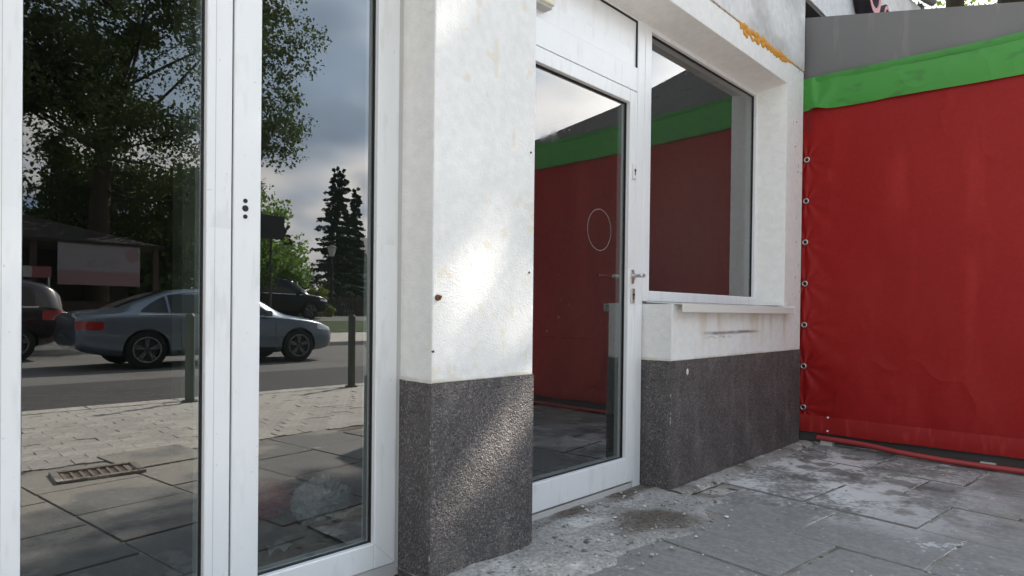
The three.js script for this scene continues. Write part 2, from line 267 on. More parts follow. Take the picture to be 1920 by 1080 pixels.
{ // large slabs in staggered columns, turned a few degrees against the front
  srand(91); const TURN = 0.11, c0 = Math.cos(TURN), s0 = Math.sin(TURN), pw = 0.476, pl = 0.48;
  const off = { '-1': 0.19, 0: 0.0, 1: 0.31, 2: 0.07, 3: 0.22 };
  for (let i = -8; i < 9; i++) for (let j = -3; j < 7; j++) {
    const o = off[i] ?? ((i * 0.17) % 0.48), u0 = i * pw, v0 = j * pl + o;
    const cx = u0 + pw / 2, cz = v0 + pl / 2, X = 2.645 + cx * c0 - cz * s0, Z = 0.65 + cx * s0 + cz * c0;
    if (Z < 0.06 || Z > 2.25 || X < -0.9 || X > 5.4) continue;
    if (X < 2.50 && X > 1.4 && Z < 0.36) continue;                                 // broken out before the door
    const g = new RoundedBoxGeometry(pw - 0.013, 0.06, pl - 0.013, 1, 0.004); g.rotateX(rr(-0.004, 0.004)); g.rotateZ(rr(-0.004, 0.004)); g.rotateY(-TURN + rr(-0.004, 0.004)); g.translate(X, -0.03 + rr(-0.004, 0.003), Z);
    // the row against the front is cut off at the wall
    const p = g.attributes.position; for (let k = 0; k < p.count; k++) if (p.getZ(k) < 0.05) p.setZ(k, 0.05 + rr(0, 0.004));
    part('paving_slab', [g], M.slab, pavement);
  }
  // small interlocking pavers towards the road: the nearest 300 one by one
  const sh = new THREE.Shape(); const a = 0.098, b = 0.080, w = 0.018;
  [[-a, -b + w], [-a + 0.035, -b + w], [-a + 0.055, -b], [a - 0.055, -b], [a - 0.035, -b + w], [a, -b + w], [a, b - w], [a - 0.035, b - w], [a - 0.055, b], [-a + 0.055, b], [-a + 0.035, b - w], [-a, b - w]].forEach(([x, y], k) => k ? sh.lineTo(x, y) : sh.moveTo(x, y));
  const pg = new THREE.ExtrudeGeometry(sh, { depth: 0.05, bevelEnabled: false }); pg.rotateX(-Math.PI / 2); pg.translate(0, -0.05, 0); const pgu = merged([pg]);
  const spots = [];
  for (let j = 0; j < 18; j++) for (let i = -8; i < 44; i++) { const z = 2.33 + j * 0.152, x = i * 0.2 + (j % 2) * 0.1; if (z < 5.0) spots.push([x, z]); }
  spots.sort((p, q) => Math.hypot(p[0] - 1.8, p[1] - 1) - Math.hypot(q[0] - 1.8, q[1] - 1));
  const rest = [];
  spots.forEach(([x, z], k) => {
    const y = PAVE(z) + rr(-0.004, 0.003), m = M.paver[Math.floor(rnd() * 3)], tx = rr(-0.02, 0.02), tz = rr(-0.02, 0.02);
    if (k < 290) { const o = new THREE.Mesh(pgu, m); o.name = 'paver'; o.position.set(x, y, z); o.rotation.set(tx, rr(-0.02, 0.02), tz); o.castShadow = o.receiveShadow = true; pavement.add(o); }
    else rest.push(pgu.clone().applyMatrix4(new THREE.Matrix4().makeRotationFromEuler(new THREE.Euler(tx, 0, tz))).translate(x, y, z));
  });
  const o = new THREE.Mesh(mergeGeometries(rest), M.paver[0]); o.name = 'outer_pavers'; o.userData.kind = 'stuff'; o.castShadow = o.receiveShadow = true; pavement.add(o);
}
{ // rough concrete before the door, with a torn edge
  const g = gridSheet(90, 50, (u, v) => {
    const x = lerp(1.30, 2.84, u), z = lerp(0.44, -0.34, v);
    let y = 0.004 + 0.016 * (fbm2(x * 6, z * 6, 0, 5, 141) - 0.5) + 0.006 * (fbm2(x * 40, z * 40, 0, 2, 142) - 0.5);
    const edge = 0.27 + 0.20 * fbm2(x * 7, 3, 0, 5, 143) + 0.06 * step(2.1, 2.4, x) - 0.16 * step(2.55, 2.7, x); y -= 0.03 * step(edge - 0.05, edge, z);
    if (z < -0.1) y = Math.min(y, 0.004); return [x, y, z];
  });
  struct('concrete_apron', [g], M.doorstep);
  const strip = gridSheet(70, 8, (u, v) => { const x = lerp(2.82, 4.66, u), w = 0.06 + 0.10 * fbm2(x * 4, 7, 0, 3, 150), z = lerp(w, -0.03, v); return [x, 0.002 + 0.014 * (1 - Math.abs(2 * v - 1)) * fbm2(x * 9, z * 20, 0, 3, 151) + 0.006 * fbm2(x * 40, z * 40, 0, 2, 152) - (v < 0.01 ? 0.01 : 0), z]; });
  struct('mortar_strip', [strip], M.apron);
  // crumbs of stone and mortar
  srand(44); const gs = [];
  for (let i = 0; i < 520; i++) {
    let x, z, k = rnd(); if (k < 0.45) { x = rr(1.78, 2.75); z = rr(-0.14, 0.42); } else if (k < 0.75) { x = rr(2.8, 4.5); z = Math.abs(rr(-1, 1) * rr(0, 0.35)) + 0.02; } else { x = rr(1.5, 4.5); z = rr(0, 1.3); }
    const s = 0.002 + 0.007 * Math.pow(rnd(), 3), g = new THREE.IcosahedronGeometry(s, 0), c = rr(0.25, 2.0), p = g.attributes.position, col = new Float32Array(p.count * 3); for (let q = 0; q < col.length; q += 3) { col[q] = c; col[q + 1] = c * 0.97; col[q + 2] = c * 0.92; }
    g.setAttribute('color', new THREE.BufferAttribute(col, 3)); g.scale(rr(0.7, 1.5), rr(0.4, 0.8), rr(0.7, 1.5)); g.rotateY(rr(0, 6)); g.translate(x, s * 0.3 + 0.006, z); gs.push(g);
  }
  const o = part('rubble', gs, M.stone, scene); o.userData = { kind: 'stuff', label: 'crumbs of stone and mortar strewn along the shop front', category: 'rubble' };
}
{ // sunken drain cover in the paving
  const t = thing('drain_cover', 'rusty brown drain cover sunk in the paving, mirrored in the left pane', 'drain cover'); t.position.set(0.93, 0.002, 1.93); t.rotation.y = 0.06;
  part('rim', rectFrame(-0.2, 0.2, -0.13, 0.13, 0.035, 0.035, 0.035, 0.035, -0.03, 0.012, 0.004).map((g) => g.rotateX(-Math.PI / 2)), M.joint, t);
  part('bed', [box(-0.18, 0.18, -0.03, -0.002, -0.11, 0.11)], M.soil, t);
  for (let i = 0; i < 8; i++) part('bar', [box(-0.158 + i * 0.041, -0.142 + i * 0.041, -0.01, 0.003, -0.1, 0.1, 0.002)], M.drain, t);
}

// ---------------------------------------------------------------- the shop
const shop = thing('shop_building', 'white rendered empty shop with dark speckled plinth and glazed front', 'building');
{
  const s = new THREE.Shape();
  [[-4, 0.645], [-1.0, 0.645], [-1.0, 2.36], [1.311, 2.36], [1.311, 0.645], [1.80, 0.645], [1.80, 2.407], [4.276, 2.407], [4.276, 0.93], [2.83, 0.93], [2.83, 0.645], [4.575, 0.645], [4.575, 2.558], [-4, 2.558]].forEach(([x, y], i) => i ? s.lineTo(x, y) : s.moveTo(x, y));
  part('wall', [at(new THREE.ExtrudeGeometry(s, { depth: 0.29, bevelEnabled: true, bevelThickness: 0.005, bevelSize: 0.005, bevelOffset: -0.005, bevelSegments: 2 }), 0, 0, -0.295)], M.wall, shop);
  const top = part('upper_wall', [box(-4, 4.577, 2.566, 3.09, -0.3, 0.003, 0.004), box(-4, 8.15, 3.092, 4.1, -0.3, 0.003)], M.upper, shop);
  part('crack_bed', [box(-3.9, 4.56, 2.55, 2.58, -0.3, -0.012)], M.rust, shop);
  part('soffit', [box(4.577, 8.15, 3.06, 3.085, -2.6, -0.003)], M.darkSteel, shop);
  part('gable', [(() => { const q = new THREE.Shape(); [[6.2, 4.1], [8.15, 4.1], [8.15, 4.24], [7.19, 4.0 + 0.1], [6.2, 4.1]].slice(0, 4).forEach(([x, y], i) => i ? q.lineTo(x, y) : q.moveTo(x, y)); return at(new THREE.ExtrudeGeometry(q, { depth: 0.25, bevelEnabled: false }), 0, 0.002, -0.26); })()], M.upper, shop);
  const plinthBox = (x0, x1) => { const g = at(new THREE.BoxGeometry(x1 - x0, 0.694, 0.303, Math.ceil((x1 - x0) / 0.012), 1, 20), (x0 + x1) / 2, 0.297, -0.1485), p = g.attributes.position; for (let i = 0; i < p.count; i++) { const x = p.getX(i), z = p.getZ(i); if (p.getY(i) > 0.6) p.setY(i, 0.645 + 0.006 * (fbm2(x * 26 + 3, z * 26, 0, 3, 301) - 0.5) + 0.004 * (fbm2(x * 5, z * 5 + 2, 0, 2, 302) - 0.5)); } g.computeVertexNormals(); return g; };
  part('plinth', [plinthBox(1.308, 1.803)], M.plinth, shop);
  part('plinth', [plinthBox(2.827, 4.578)], M.plinth, shop);
  part('plinth', [plinthBox(-4, -1.003)], M.plinth, shop);
  // yellow foam that swelled out of the joint
  srand(5); const fo = [];
  for (let i = 0; i < 70; i++) { const t = i / 69, x = lerp(3.18, 4.585, t), big = step(3.5, 3.62, x) * (1 - step(4.1, 4.45, x)); const r = 0.004 + big * (0.010 + 0.010 * rnd()) + 0.002 * rnd(); const g = new THREE.IcosahedronGeometry(r, 2); g.scale(1.3, 0.9, 0.6); if (big > 0.02 || i % 3 == 0) fo.push(at(g, x + rr(-0.008, 0.008), 2.562 - big * rr(0, 0.016), 0.0)); if (big > 0.4) { const g2 = new THREE.IcosahedronGeometry(r * rr(0.6, 1.1), 2); g2.scale(1.2, 1, 0.5); fo.push(at(g2, x + rr(-0.01, 0.01), 2.562 - rr(0.015, 0.052) * big * (1.1 - 0.5 * t), 0.0)); } }
  part('foam_seam', fo, M.foam, shop);
  // window board
  const sl = new THREE.Shape(); [[-0.16, 0.944], [0.046, 0.932], [0.046, 0.892], [0.043, 0.892], [0.043, 0.928], [-0.16, 0.940]].forEach(([z, y], i) => i ? sl.lineTo(z, y) : sl.moveTo(z, y));
  const sg = new THREE.ExtrudeGeometry(sl, { depth: 1.485, bevelEnabled: false }); sg.rotateY(-Math.PI / 2); sg.translate(4.335, 0, 0); 
  const sill = part('sill', [sg], M.sill, shop); part('end_cap', [box(4.332, 4.338, 0.889, 0.942, -0.02, 0.049, 0.001)], M.whitePlastic, sill);
  // the rooms behind the glass
  part('floor', [box(-4, 4.6, -0.12, 0.015, -6.2, -0.24)], M.floor, shop);
  part('ceiling', [box(-4, 4.6, 2.75, 2.95, -6.2, -0.297)], M.room, shop);
  part('back_wall', [box(-4, 4.6, 0.0, 2.8, -6.4, -6.2)], M.room, shop);
  part('side_wall', [box(-4.2, -4, 0.0, 2.8, -6.4, -0.297)], M.room, shop);
  part('side_wall', [box(4.575, 4.6, 0.0, 3.08, -6.4, -0.297)], M.wall, shop);
  part('partition', [box(1.62, 1.80, 0.015, 2.75, -2.6, -0.302)], M.room, shop);
  part('column', [box(1.235, 1.34, 0.015, 2.75, -2.15, -2.0, 0.004)], M.column, shop);
  part('roof', [box(-4.2, 4.6, 3.0, 3.2, -6.6, -0.31)], M.darkSteel, shop);
  // fixings and old holes
  part('bolt', [cyl(0.009, 0.011, 0.012, 12, 1.331, 0.925, 0.004, 'z'), cyl(0.004, 0.004, 0.02, 8, 1.334, 0.928, 0.006, 'z')], M.rust, shop);
  part('chip', [at(new THREE.IcosahedronGeometry(0.011, 1).scale(1, 1.5, 0.25), 2.988, 0.585, 0.003)], M.whitePlastic, shop);
  srand(77); for (const [cx, y0, y1, n, m] of [[1.309, 0.05, 0.6, 7, 'filler'], [2.828, 0.03, 0.6, 6, 'filler'], [1.802, 0.1, 0.6, 4, 'filler']]) for (let i = 0; i < n; i++) part('edge_chip', [at(new THREE.IcosahedronGeometry(rr(0.003, 0.007), 1).scale(rr(0.3, 0.55), rr(0.7, 2.2), 0.5), cx, rr(y0, y1), 0.0)], M[m], shop);
  for (const [x, y] of [[4.45, 2.19], [4.49, 1.86], [4.47, 1.38], [4.43, 2.02], [1.775, 1.48], [1.773, 1.03], [1.315, 0.75]]) part('dowel_hole', [cyl(0.004, 0.004, 0.006, 10, x, y, 0.0, 'z')], M.rust, shop);

  // the pair of glazed leaves on the left
  const ZF = -0.165, ZB = -0.235, ZG = -0.19;
  function pane(x0, x1, y0, y1, p, gm = M.glass) { const o = part('pane', [at(new THREE.PlaneGeometry(x1 - x0 + 0.012, y1 - y0 + 0.012), (x0 + x1) / 2, (y0 + y1) / 2, ZG)], gm, p); part('gasket', rectFrame(x0 - 0.001, x1 + 0.001, y0 - 0.001, y1 + 0.001, 0.0045, 0.0045, 0.0045, 0.0045, ZG - 0.012, ZG + 0.006, 0.001), M.rubber, p); part('glazing_bead', rectFrame(x0 - 0.012, x1 + 0.012, y0 - 0.012, y1 + 0.012, 0.016, 0.016, 0.016, 0.016, ZB, ZG - 0.014, 0.001), M.frame, p); return o; }
  for (const [x0, x1, wl, wr] of [[0.190, 0.7345, 0.082, 0.0675], [0.7395, 1.294, 0.0775, 0.085]]) {
    const leaf = group('glazed_leaf', shop);
    part('leaf_frame', rectFrame(x0, x1, 0.025, 2.33, wl, wr, 0.085, 0.085, ZB, ZF), M.frame, leaf);
    pane(x0 + wl, x1 - wr, 0.11, 2.245, leaf);
    if (x0 > 0.5) part('mitre_joint', [at(new THREE.BoxGeometry(0.117, 0.0011, 0.001).rotateZ(-Math.PI / 4), (x1 - wr + x1) / 2, 0.0675, ZF)], M.filler, leaf);
    if (x0 > 0.5) for (const [y, r] of [[1.183, 0.0062], [1.162, 0.0088], [1.139, 0.0062]]) part('screw_hole', [cyl(r, r, 0.003, 16, 0.772, y, ZF, 'z')], M.black, leaf);
    else part('step_line', [box(0.6895, 0.6905, 0.03, 2.3, ZF - 0.001, ZF + 0.0006), box(0.235, 0.236, 0.03, 2.3, ZF - 0.001, ZF + 0.0006)], M.filler, leaf);
  }
  part('leaf_seal', [box(0.7335, 0.7405, 0.03, 2.33, ZB, ZF - 0.012)], M.rubber, shop);
  part('filler', [box(1.2945, 1.312, -0.02, 2.36, ZB, ZF - 0.004), box(0.0, 1.294, 2.331, 2.37, ZB, ZF - 0.004), box(0.0, 1.294, -0.05, 0.024, ZB - 0.05, ZF - 0.004)], M.filler, shop);
  { const l = group('glazed_leaf', shop); part('leaf_frame', rectFrame(-0.99, 0.186, 0.025, 2.33, 0.08, 0.08, 0.085, 0.085, ZB, ZF), M.frame, l); pane(-0.91, 0.106, 0.11, 2.245, l); }

  // the door, its frame and the panel above
  part('door_frame', [box(1.802, 1.862, 0.0, 2.40, ZB, ZF, 0.004), box(2.7535, 2.8195, 0.0, 2.40, ZB, ZF, 0.004), box(1.862, 2.7535, 1.9955, 2.115, ZB, ZF - 0.0006, 0.003), box(1.862, 2.7535, 2.352, 2.4, ZB, ZF - 0.0006, 0.003)], M.frame, shop);
  part('threshold', [box(1.862, 2.7535, -0.02, 0.026, ZB - 0.05, ZF - 0.004, 0.003)], M.filler, shop);
  const tr = part('transom_panel', [box(1.862, 2.7535, 2.115, 2.352, ZB + 0.01, ZF - 0.012)], M.frame, shop);
  part('gasket', rectFrame(1.862, 2.7535, 2.113, 2.352, 0.005, 0.005, 0.001, 0.006, ZF - 0.02, ZF - 0.004, 0.0004), M.rubber, tr);
  const door = group('door', shop);
  part('leaf_frame', rectFrame(1.866, 2.7495, 0.036, 1.9915, 0.062, 0.0645, 0.124, 0.0645, ZB, ZF + 0.002), M.frame, door);
  pane(1.928, 2.685, 0.16, 1.927, door, M.glassSmudged);
  part('draught_strip', [box(1.866, 2.7495, 0.027, 0.035, ZB, ZF - 0.02)], M.rubber, door);
  part('handle', [cyl(0.019, 0.019, 0.008, 20, 2.7215, 1.069, ZF + 0.005, 'z').scale(1, 1, 1), cyl(0.0095, 0.0095, 0.05, 14, 2.7215, 1.069, ZF + 0.03, 'z'), at(new THREE.CapsuleGeometry(0.0105, 0.022, 4, 12).rotateZ(Math.PI / 2), 2.729, 1.069, ZF + 0.055), box(2.708, 2.735, 1.03, 1.10, ZF + 0.001, ZF + 0.006, 0.002)], M.metal, door);
  part('inner_lever', [cyl(0.009, 0.009, 0.05, 12, 2.7215, 1.069, ZB - 0.025, 'z'), cyl(0.009, 0.009, 0.13, 12, 2.66, 1.069, ZB - 0.05, 'x')], M.metal, door);
  for (const [y, h, m] of [[1.589, 0.075, 'whitePlastic'], [0.969, 0.075, 'metal']]) { const e = part('escutcheon', [box(2.707, 2.738, y - h / 2, y + h / 2, ZF + 0.001, ZF + 0.011, 0.005)], M[m], door); part('keyhole', [cyl(0.0075, 0.0075, 0.002, 14, 2.7225, y + 0.006, ZF + 0.0115, 'z'), box(2.7195, 2.7255, y - 0.018, y + 0.004, ZF + 0.0105, ZF + 0.0122)], M.black, door); }
  part('adhesive_ring', [at(new THREE.TorusGeometry(0.094, 0.0012, 6, 64).scale(1, 1.04, 0.4), 2.476, 1.277, ZG + 0.001)], M.scratch, door);
  // the large window beside it
  const win = group('window', shop);
  part('frame', rectFrame(2.8205, 4.262, 0.945, 2.402, 0.0625, 0.072, 0.055, 0.064, ZB, ZF), M.frame, win);
  pane(2.883, 4.19, 1.0, 2.338, win, M.glassSmudged);
  { // plastered reveals that widen towards the street
    const a = new THREE.Shape(); [[4.206, 0.1655], [4.2765, 0.002], [4.29, 0.002], [4.29, 0.1655]].forEach(([x, z], i) => i ? a.lineTo(x, z) : a.moveTo(x, z)); const b = new THREE.Shape(); [[-0.1645, 2.362], [-0.002, 2.4075], [-0.002, 2.42], [-0.1645, 2.42]].forEach(([z, y], i) => i ? b.lineTo(z, y) : b.moveTo(z, y));
    part('reveal', [new THREE.ExtrudeGeometry(a, { depth: 1.46, bevelEnabled: false }).rotateX(-Math.PI / 2).translate(0, 0.945, 0), new THREE.ExtrudeGeometry(b, { depth: 2.47, bevelEnabled: false }).rotateY(-Math.PI / 2).translate(4.275, 0, 0)], M.wall, shop);
  }
  part('filler', [box(2.8196, 2.832, 0.0, 0.944, ZB, ZF - 0.01), box(2.832, 4.275, 0.92, 0.9445, ZB, ZF - 0.02), box(4.262, 4.278, 0.94, 2.4, ZB, ZF - 0.004)], M.filler, shop);
}
{ const t = thing('alarm_box', 'small cream alarm box fixed high on the white panel above the door', 'alarm box'); part('casing', [box(1.90, 2.058, 2.165, 2.33, -0.176, -0.125, 0.008)], M.cream, t); part('base', [box(1.905, 2.05, 2.152, 2.168, -0.176, -0.135, 0.004)], M.filler, t); }
{ // sign letters on the upper wall, only their lower edge in view
  const t = thing('shop_sign', 'dark red raised letters on the white upper wall behind the red sheet', 'sign');
  const ring = (x, y, r, w, z0, dep) => new THREE.LatheGeometry([[r - w, 0], [r, 0], [r, dep], [r - w, dep], [r - w, 0]].map(([a, b]) => new THREE.Vector2(a, b)), 40).rotateX(Math.PI / 2).translate(x, y, z0);
  const dk = std({ color: L(0.02, 0.012, 0.018), roughness: 0.5 }), pk = std({ color: L(0.52, 0.13, 0.15), roughness: 0.5 });
  for (const [x, y, r, w] of [[5.78, 3.52, 0.19, 0.075], [6.17, 3.43, 0.12, 0.05], [6.47, 3.43, 0.12, 0.05]]) { const l = part('letter', [ring(x, y, r, w, 0.012, 0.11)], dk, t); part('face', [ring(x, y, r - 0.012, w - 0.024, 0.121, 0.005)], pk, l); }
}
{ const t = solo('roof_gutter', [tube([[7.0, 4.06, 0.05], [7.6, 4.2, 0.05], [8.3, 4.36, 0.05]], 0.04, 10, 8), box(8.05, 8.18, 3.0, 4.28, -0.3, -0.0)], M.darkSteel, 'dark gutter along the sloping roof edge at the far end of the building', 'gutter'); }
// inside: what was left on the floor
function crumple(r, sx, sy, sz, s, amp) { const g = mergeVertices(new THREE.IcosahedronGeometry(r, 24).deleteAttribute('normal').deleteAttribute('uv')), p = g.attributes.position, v = new THREE.Vector3(); for (let i = 0; i < p.count; i++) { v.fromBufferAttribute(p, i); const n = v.clone().normalize(); const k = Math.abs(fbm3(n.x * 3 + 9, n.y * 3 + 9, n.z * 3 + 9, 4, s) - 0.5) * 2.4, q = Math.abs(fbm3(n.x * 7 + 5, n.y * 7 + 5, n.z * 7 + 5, 2, s + 5) - 0.5); v.multiplyScalar(1 - amp * k - amp * 0.7 * q); p.setXYZ(i, v.x * sx, Math.max(v.y * sy, -r * sy * 0.72), v.z * sz); } g.computeVertexNormals(); return g; }
solo('plastic_bag', [at(crumple(0.13, 1.05, 0.85, 0.9, 31, 0.55), 1.36, 0.095, -0.76)], phy({ color: L(0.82, 0.84, 0.86), roughness: 0.35, clearcoat: 0.2 }), 'crumpled grey plastic bag on the shop floor behind the right glass leaf', 'bag');
solo('red_cloth', [at(crumple(0.17, 1.1, 0.5, 0.9, 63, 0.45), 1.20, 0.076, -1.0)], std({ color: L(0.62, 0.025, 0.035), roughness: 0.9 }), 'crumpled dark red cloth on the shop floor beside the plastic bag', 'cloth');
solo('paper_scrap', [gridSheet(8, 8, (u, v) => [1.02 + 0.09 * u + 0.02 * v, 0.022 + 0.02 * Math.abs(Math.sin(u * 5 + v * 2)), -0.52 - 0.07 * v])], std({ color: L(0.7, 0.72, 0.7), roughness: 0.9 }), 'small white paper scrap on the shop floor near the glass', 'paper');

// ---------------------------------------------------------------- stall with the red sheet
{
  const st = thing('market_stall', 'closed stall covered by a red sheet with green and grey bands', 'stall');
  const Z1 = 2.62;
  const topY = (z) => z < 1.2 ? lerp(2.955, 2.672, clamp((z + 0.02) / 1.22)) : lerp(2.672, 2.49, (z - 1.2) / 1.4);
  const wr = (z, y) => 0.016 * (fbm2(z * 1.6, y * 1.1, 0, 3, 201) - 0.5) + 0.022 * Math.exp(-Math.pow((z - 0.03) / 0.14, 2)) * (fbm2(y * 5, z * 5, 0, 3, 203) - 0.5) + 0.016 * Math.exp(-Math.pow((y - 0.3) / 0.3, 2)) * (fbm2(z * 5 + y, y * 3, 0, 3, 204) - 0.5);
  const pull = (z, y) => { let w = 0; for (let k = 0; k < 7; k++) { const dy = y - (1.96 - 0.286 * k), dz = z - 0.018, r = Math.hypot(dy, dz); if (r < 0.5) w += 0.007 * Math.exp(-r / 0.13) * Math.sin(Math.atan2(dy, dz) * 9 + k * 2) * clamp(r / 0.03); } return w; };
  const rb = part('red_sheet', [gridSheet(190, 150, (u, v) => { const z = lerp(-0.1, Z1, Math.pow(u, 1.7)), y = lerp(2.31, 0.185, v); return [4.606 + wr(z, y) + pull(z, y), y, z]; })], M.redTarp, st);
  part('hem', [gridSheet(110, 6, (u, v) => { const z = lerp(-0.1, Z1, u), y = lerp(0.196, 0.082 + 0.008 * (fbm2(z * 4, 1, 0, 2, 8) - 0.5), v); return [4.6005 + wr(z, y) - 0.004 * Math.sin(v * 3.14), y, z]; })], M.redHem, rb);
  for (let k = 0; k < 7; k++) part('eyelet', [at(new THREE.TorusGeometry(0.0155, 0.0048, 8, 20).rotateY(Math.PI / 2), 4.599 + wr(0.018, 1.96 - 0.286 * k), 1.96 - 0.286 * k, 0.018)], M.metal, rb), part('eyelet_hole', [cyl(0.0115, 0.0115, 0.004, 16, 4.598 + wr(0.018, 1.96 - 0.286 * k), 1.96 - 0.286 * k, 0.018, 'x')], M.black, rb);
  for (const y of [0.191, 0.1]) part('snap', [cyl(0.007, 0.007, 0.006, 14, 4.598 + wr(0.18, y), y, 0.18, 'x')], M.whitePlastic, rb);
  const gb = part('green_band', [gridSheet(120, 14, (u, v) => { const z = lerp(-0.1, 2.1, u), top = 2.512 - 0.02 * clamp(z), bot = 2.288 - 0.035 * clamp(z / 1.2) + 0.010 * (fbm2(z * 5, 2, 0, 2, 221) - 0.5) + 0.012 * Math.exp(-Math.pow((z - 0.08) / 0.06, 2)); const y = lerp(top, bot, v); const fold = 0.022 * Math.exp(-Math.pow((z - 0.10 - 0.12 * (1 - v)) / 0.035, 2)) * v + 0.016 * Math.exp(-Math.pow((z - 0.05 - 0.02 * v) / 0.02, 2)); return [4.588 - fold - 0.010 * Math.sin(v * Math.PI) * (0.4 + fbm2(z * 2, v, 0, 3, 222)) + 0.006 * (fbm2(z * 9, v * 2, 0, 3, 223) - 0.5), y, z]; })], M.greenTarp, st);
  part('band_hem', [gridSheet(120, 3, (u, v) => { const z = lerp(-0.1, 2.1, u); return [4.583 - 0.004 * Math.sin(v * 3.14) + 0.004 * (fbm2(z * 9, 1, 0, 2, 224) - 0.5), lerp(2.516, 2.474, v) - 0.02 * clamp(z) + 0.004 * (fbm2(z * 6, 5, 0, 2, 226) - 0.5), z]; })], M.greenHem, gb);
  part('cable_tie', [tube([[4.575, 2.30, 0.055], [4.565, 2.27, 0.05], [4.572, 2.22, 0.035], [4.588, 2.15, 0.03]], 0.0035, 6, 12)], M.black, gb);
  const gp = new THREE.Shape(); gp.moveTo(0.35, 2.40); for (const z of [-0.02, 0.4, 0.8, 1.2, 1.6, 2.0, Z1]) gp.lineTo(z, topY(z)); gp.lineTo(Z1, 2.2); gp.lineTo(-0.02, 2.2);
  const gsh = new THREE.Shape(); gsh.moveTo(-0.3, 2.25); gsh.lineTo(Z1, 2.25); for (const z of [Z1, 2.0, 1.6, 1.2, 0.8, 0.4, -0.02, -0.3]) gsh.lineTo(z, topY(Math.max(z, -0.02))); 
  part('grey_fascia', [new THREE.ExtrudeGeometry(gsh, { depth: 0.02, bevelEnabled: false }).rotateY(-Math.PI / 2).translate(4.636, 0, 0)], M.grey, st);
  part('roof_sheet', [gridSheet(2, 10, (u, v) => { const z = lerp(-0.3, Z1, v); return [lerp(4.64, 7.2, u), topY(Math.max(z, -0.02)) - 0.03, z]; })], M.grey, st);
  part('wall_panel', [box(4.645, 4.67, 0.1, 2.4, -0.3, Z1 - 0.01), box(4.645, 7.2, 0.1, 2.4, Z1 - 0.05, Z1 - 0.01), box(7.17, 7.2, 0.1, 2.4, -0.3, Z1 - 0.051)], M.darkSteel, st);
  part('base_beam', [box(4.63, 4.70, 0.012, 0.098, -0.28, Z1 - 0.02, 0.004)], M.darkSteel, st);
  for (const z of [0.14, 1.02, 2.2]) part('foot_block', [box(4.585, 4.66, 0.0, 0.034, z, z + 0.075, 0.003)], M.filler, st);
  part('hem_pole', [tube([[4.585, 0.05, 0.12], [4.57, 0.048, 0.4], [4.545, 0.034, 0.62], [4.55, 0.022, 0.9], [4.565, 0.02, 1.3], [4.57, 0.02, 2.4]], 0.017, 10, 40)], M.redPipe, st);
}

// ---------------------------------------------------------------- trees
function leafCloud(clumps, size, perClump, spread, filter, tint) {
  const pos = [], nor = [], col = [], v = new THREE.Vector3(), q = new THREE.Quaternion(), e = new THREE.Euler(), n = new THREE.Vector3(), idx = [];
  for (const c of clumps) for (let i = 0; i < perClump; i++) {
    const a = rr(0, 6.283), b = Math.acos(rr(-1, 1)), r = spread * (c[3] ?? 1) * Math.pow(rnd(), 0.5);
    const x = c[0] + r * Math.sin(b) * Math.cos(a), y = c[1] + r * 0.75 * Math.cos(b), z = c[2] + r * Math.sin(b) * Math.sin(a);
    if (filter && !filter(x, y, z)) continue;
    q.setFromEuler(e.set(rr(-1.3, 1.3), rr(0, 6.283), rr(-1.3, 1.3))); const s = size * rr(0.45, 1.5), o = pos.length / 3, k = rr(0.65, 1.35), t = tint ? tint(x, y, z) : 1;
    for (const [dx, dz] of [[-0.5, 0], [0, 0.32], [0.5, 0], [0, -0.32]]) { v.set(dx * s, Math.abs(dz) * s * 0.25, dz * s).applyQuaternion(q); pos.push(x + v.x, y + v.y, z + v.z); n.set(0, 1, 0).applyQuaternion(q); nor.push(n.x, n.y, n.z); col.push(k * t * rr(0.95, 1.1), k * t, k * t * 0.9); }
    idx.push(o, o + 1, o + 2, o, o + 2, o + 3);
  }
  const g = new THREE.BufferGeometry(); g.setAttribute('position', new THREE.Float32BufferAttribute(pos, 3)); g.setAttribute('normal', new THREE.Float32BufferAttribute(nor, 3)); g.setAttribute('color', new THREE.Float32BufferAttribute(col, 3)); g.setIndex(idx); return g;
}
function limb(a, b, r0, r1, n = 6, wob = 0.08) {
  const A = new THREE.Vector3(...a), B = new THREE.Vector3(...b), len = A.distanceTo(B), mid = A.clone().lerp(B, 0.5).add(new THREE.Vector3(rr(-1, 1), rr(0, 1), rr(-1, 1)).multiplyScalar(len * wob));
  const c = new THREE.CatmullRomCurve3([A, mid, B]), seg = Math.max(3, Math.min(10, Math.round(len * 2))), g = new THREE.TubeGeometry(c, seg, 1, n, false), p = g.attributes.position, q = new THREE.Vector3();
  for (let i = 0; i <= seg; i++) { const ctr = c.getPointAt(i / seg), r = lerp(r0, r1, i / seg); for (let j = 0; j <= n; j++) { const k = i * (n + 1) + j; q.fromBufferAttribute(p, k).sub(ctr).multiplyScalar(r).add(ctr); p.setXYZ(k, q.x, q.y, q.z); } }
  return g;
}
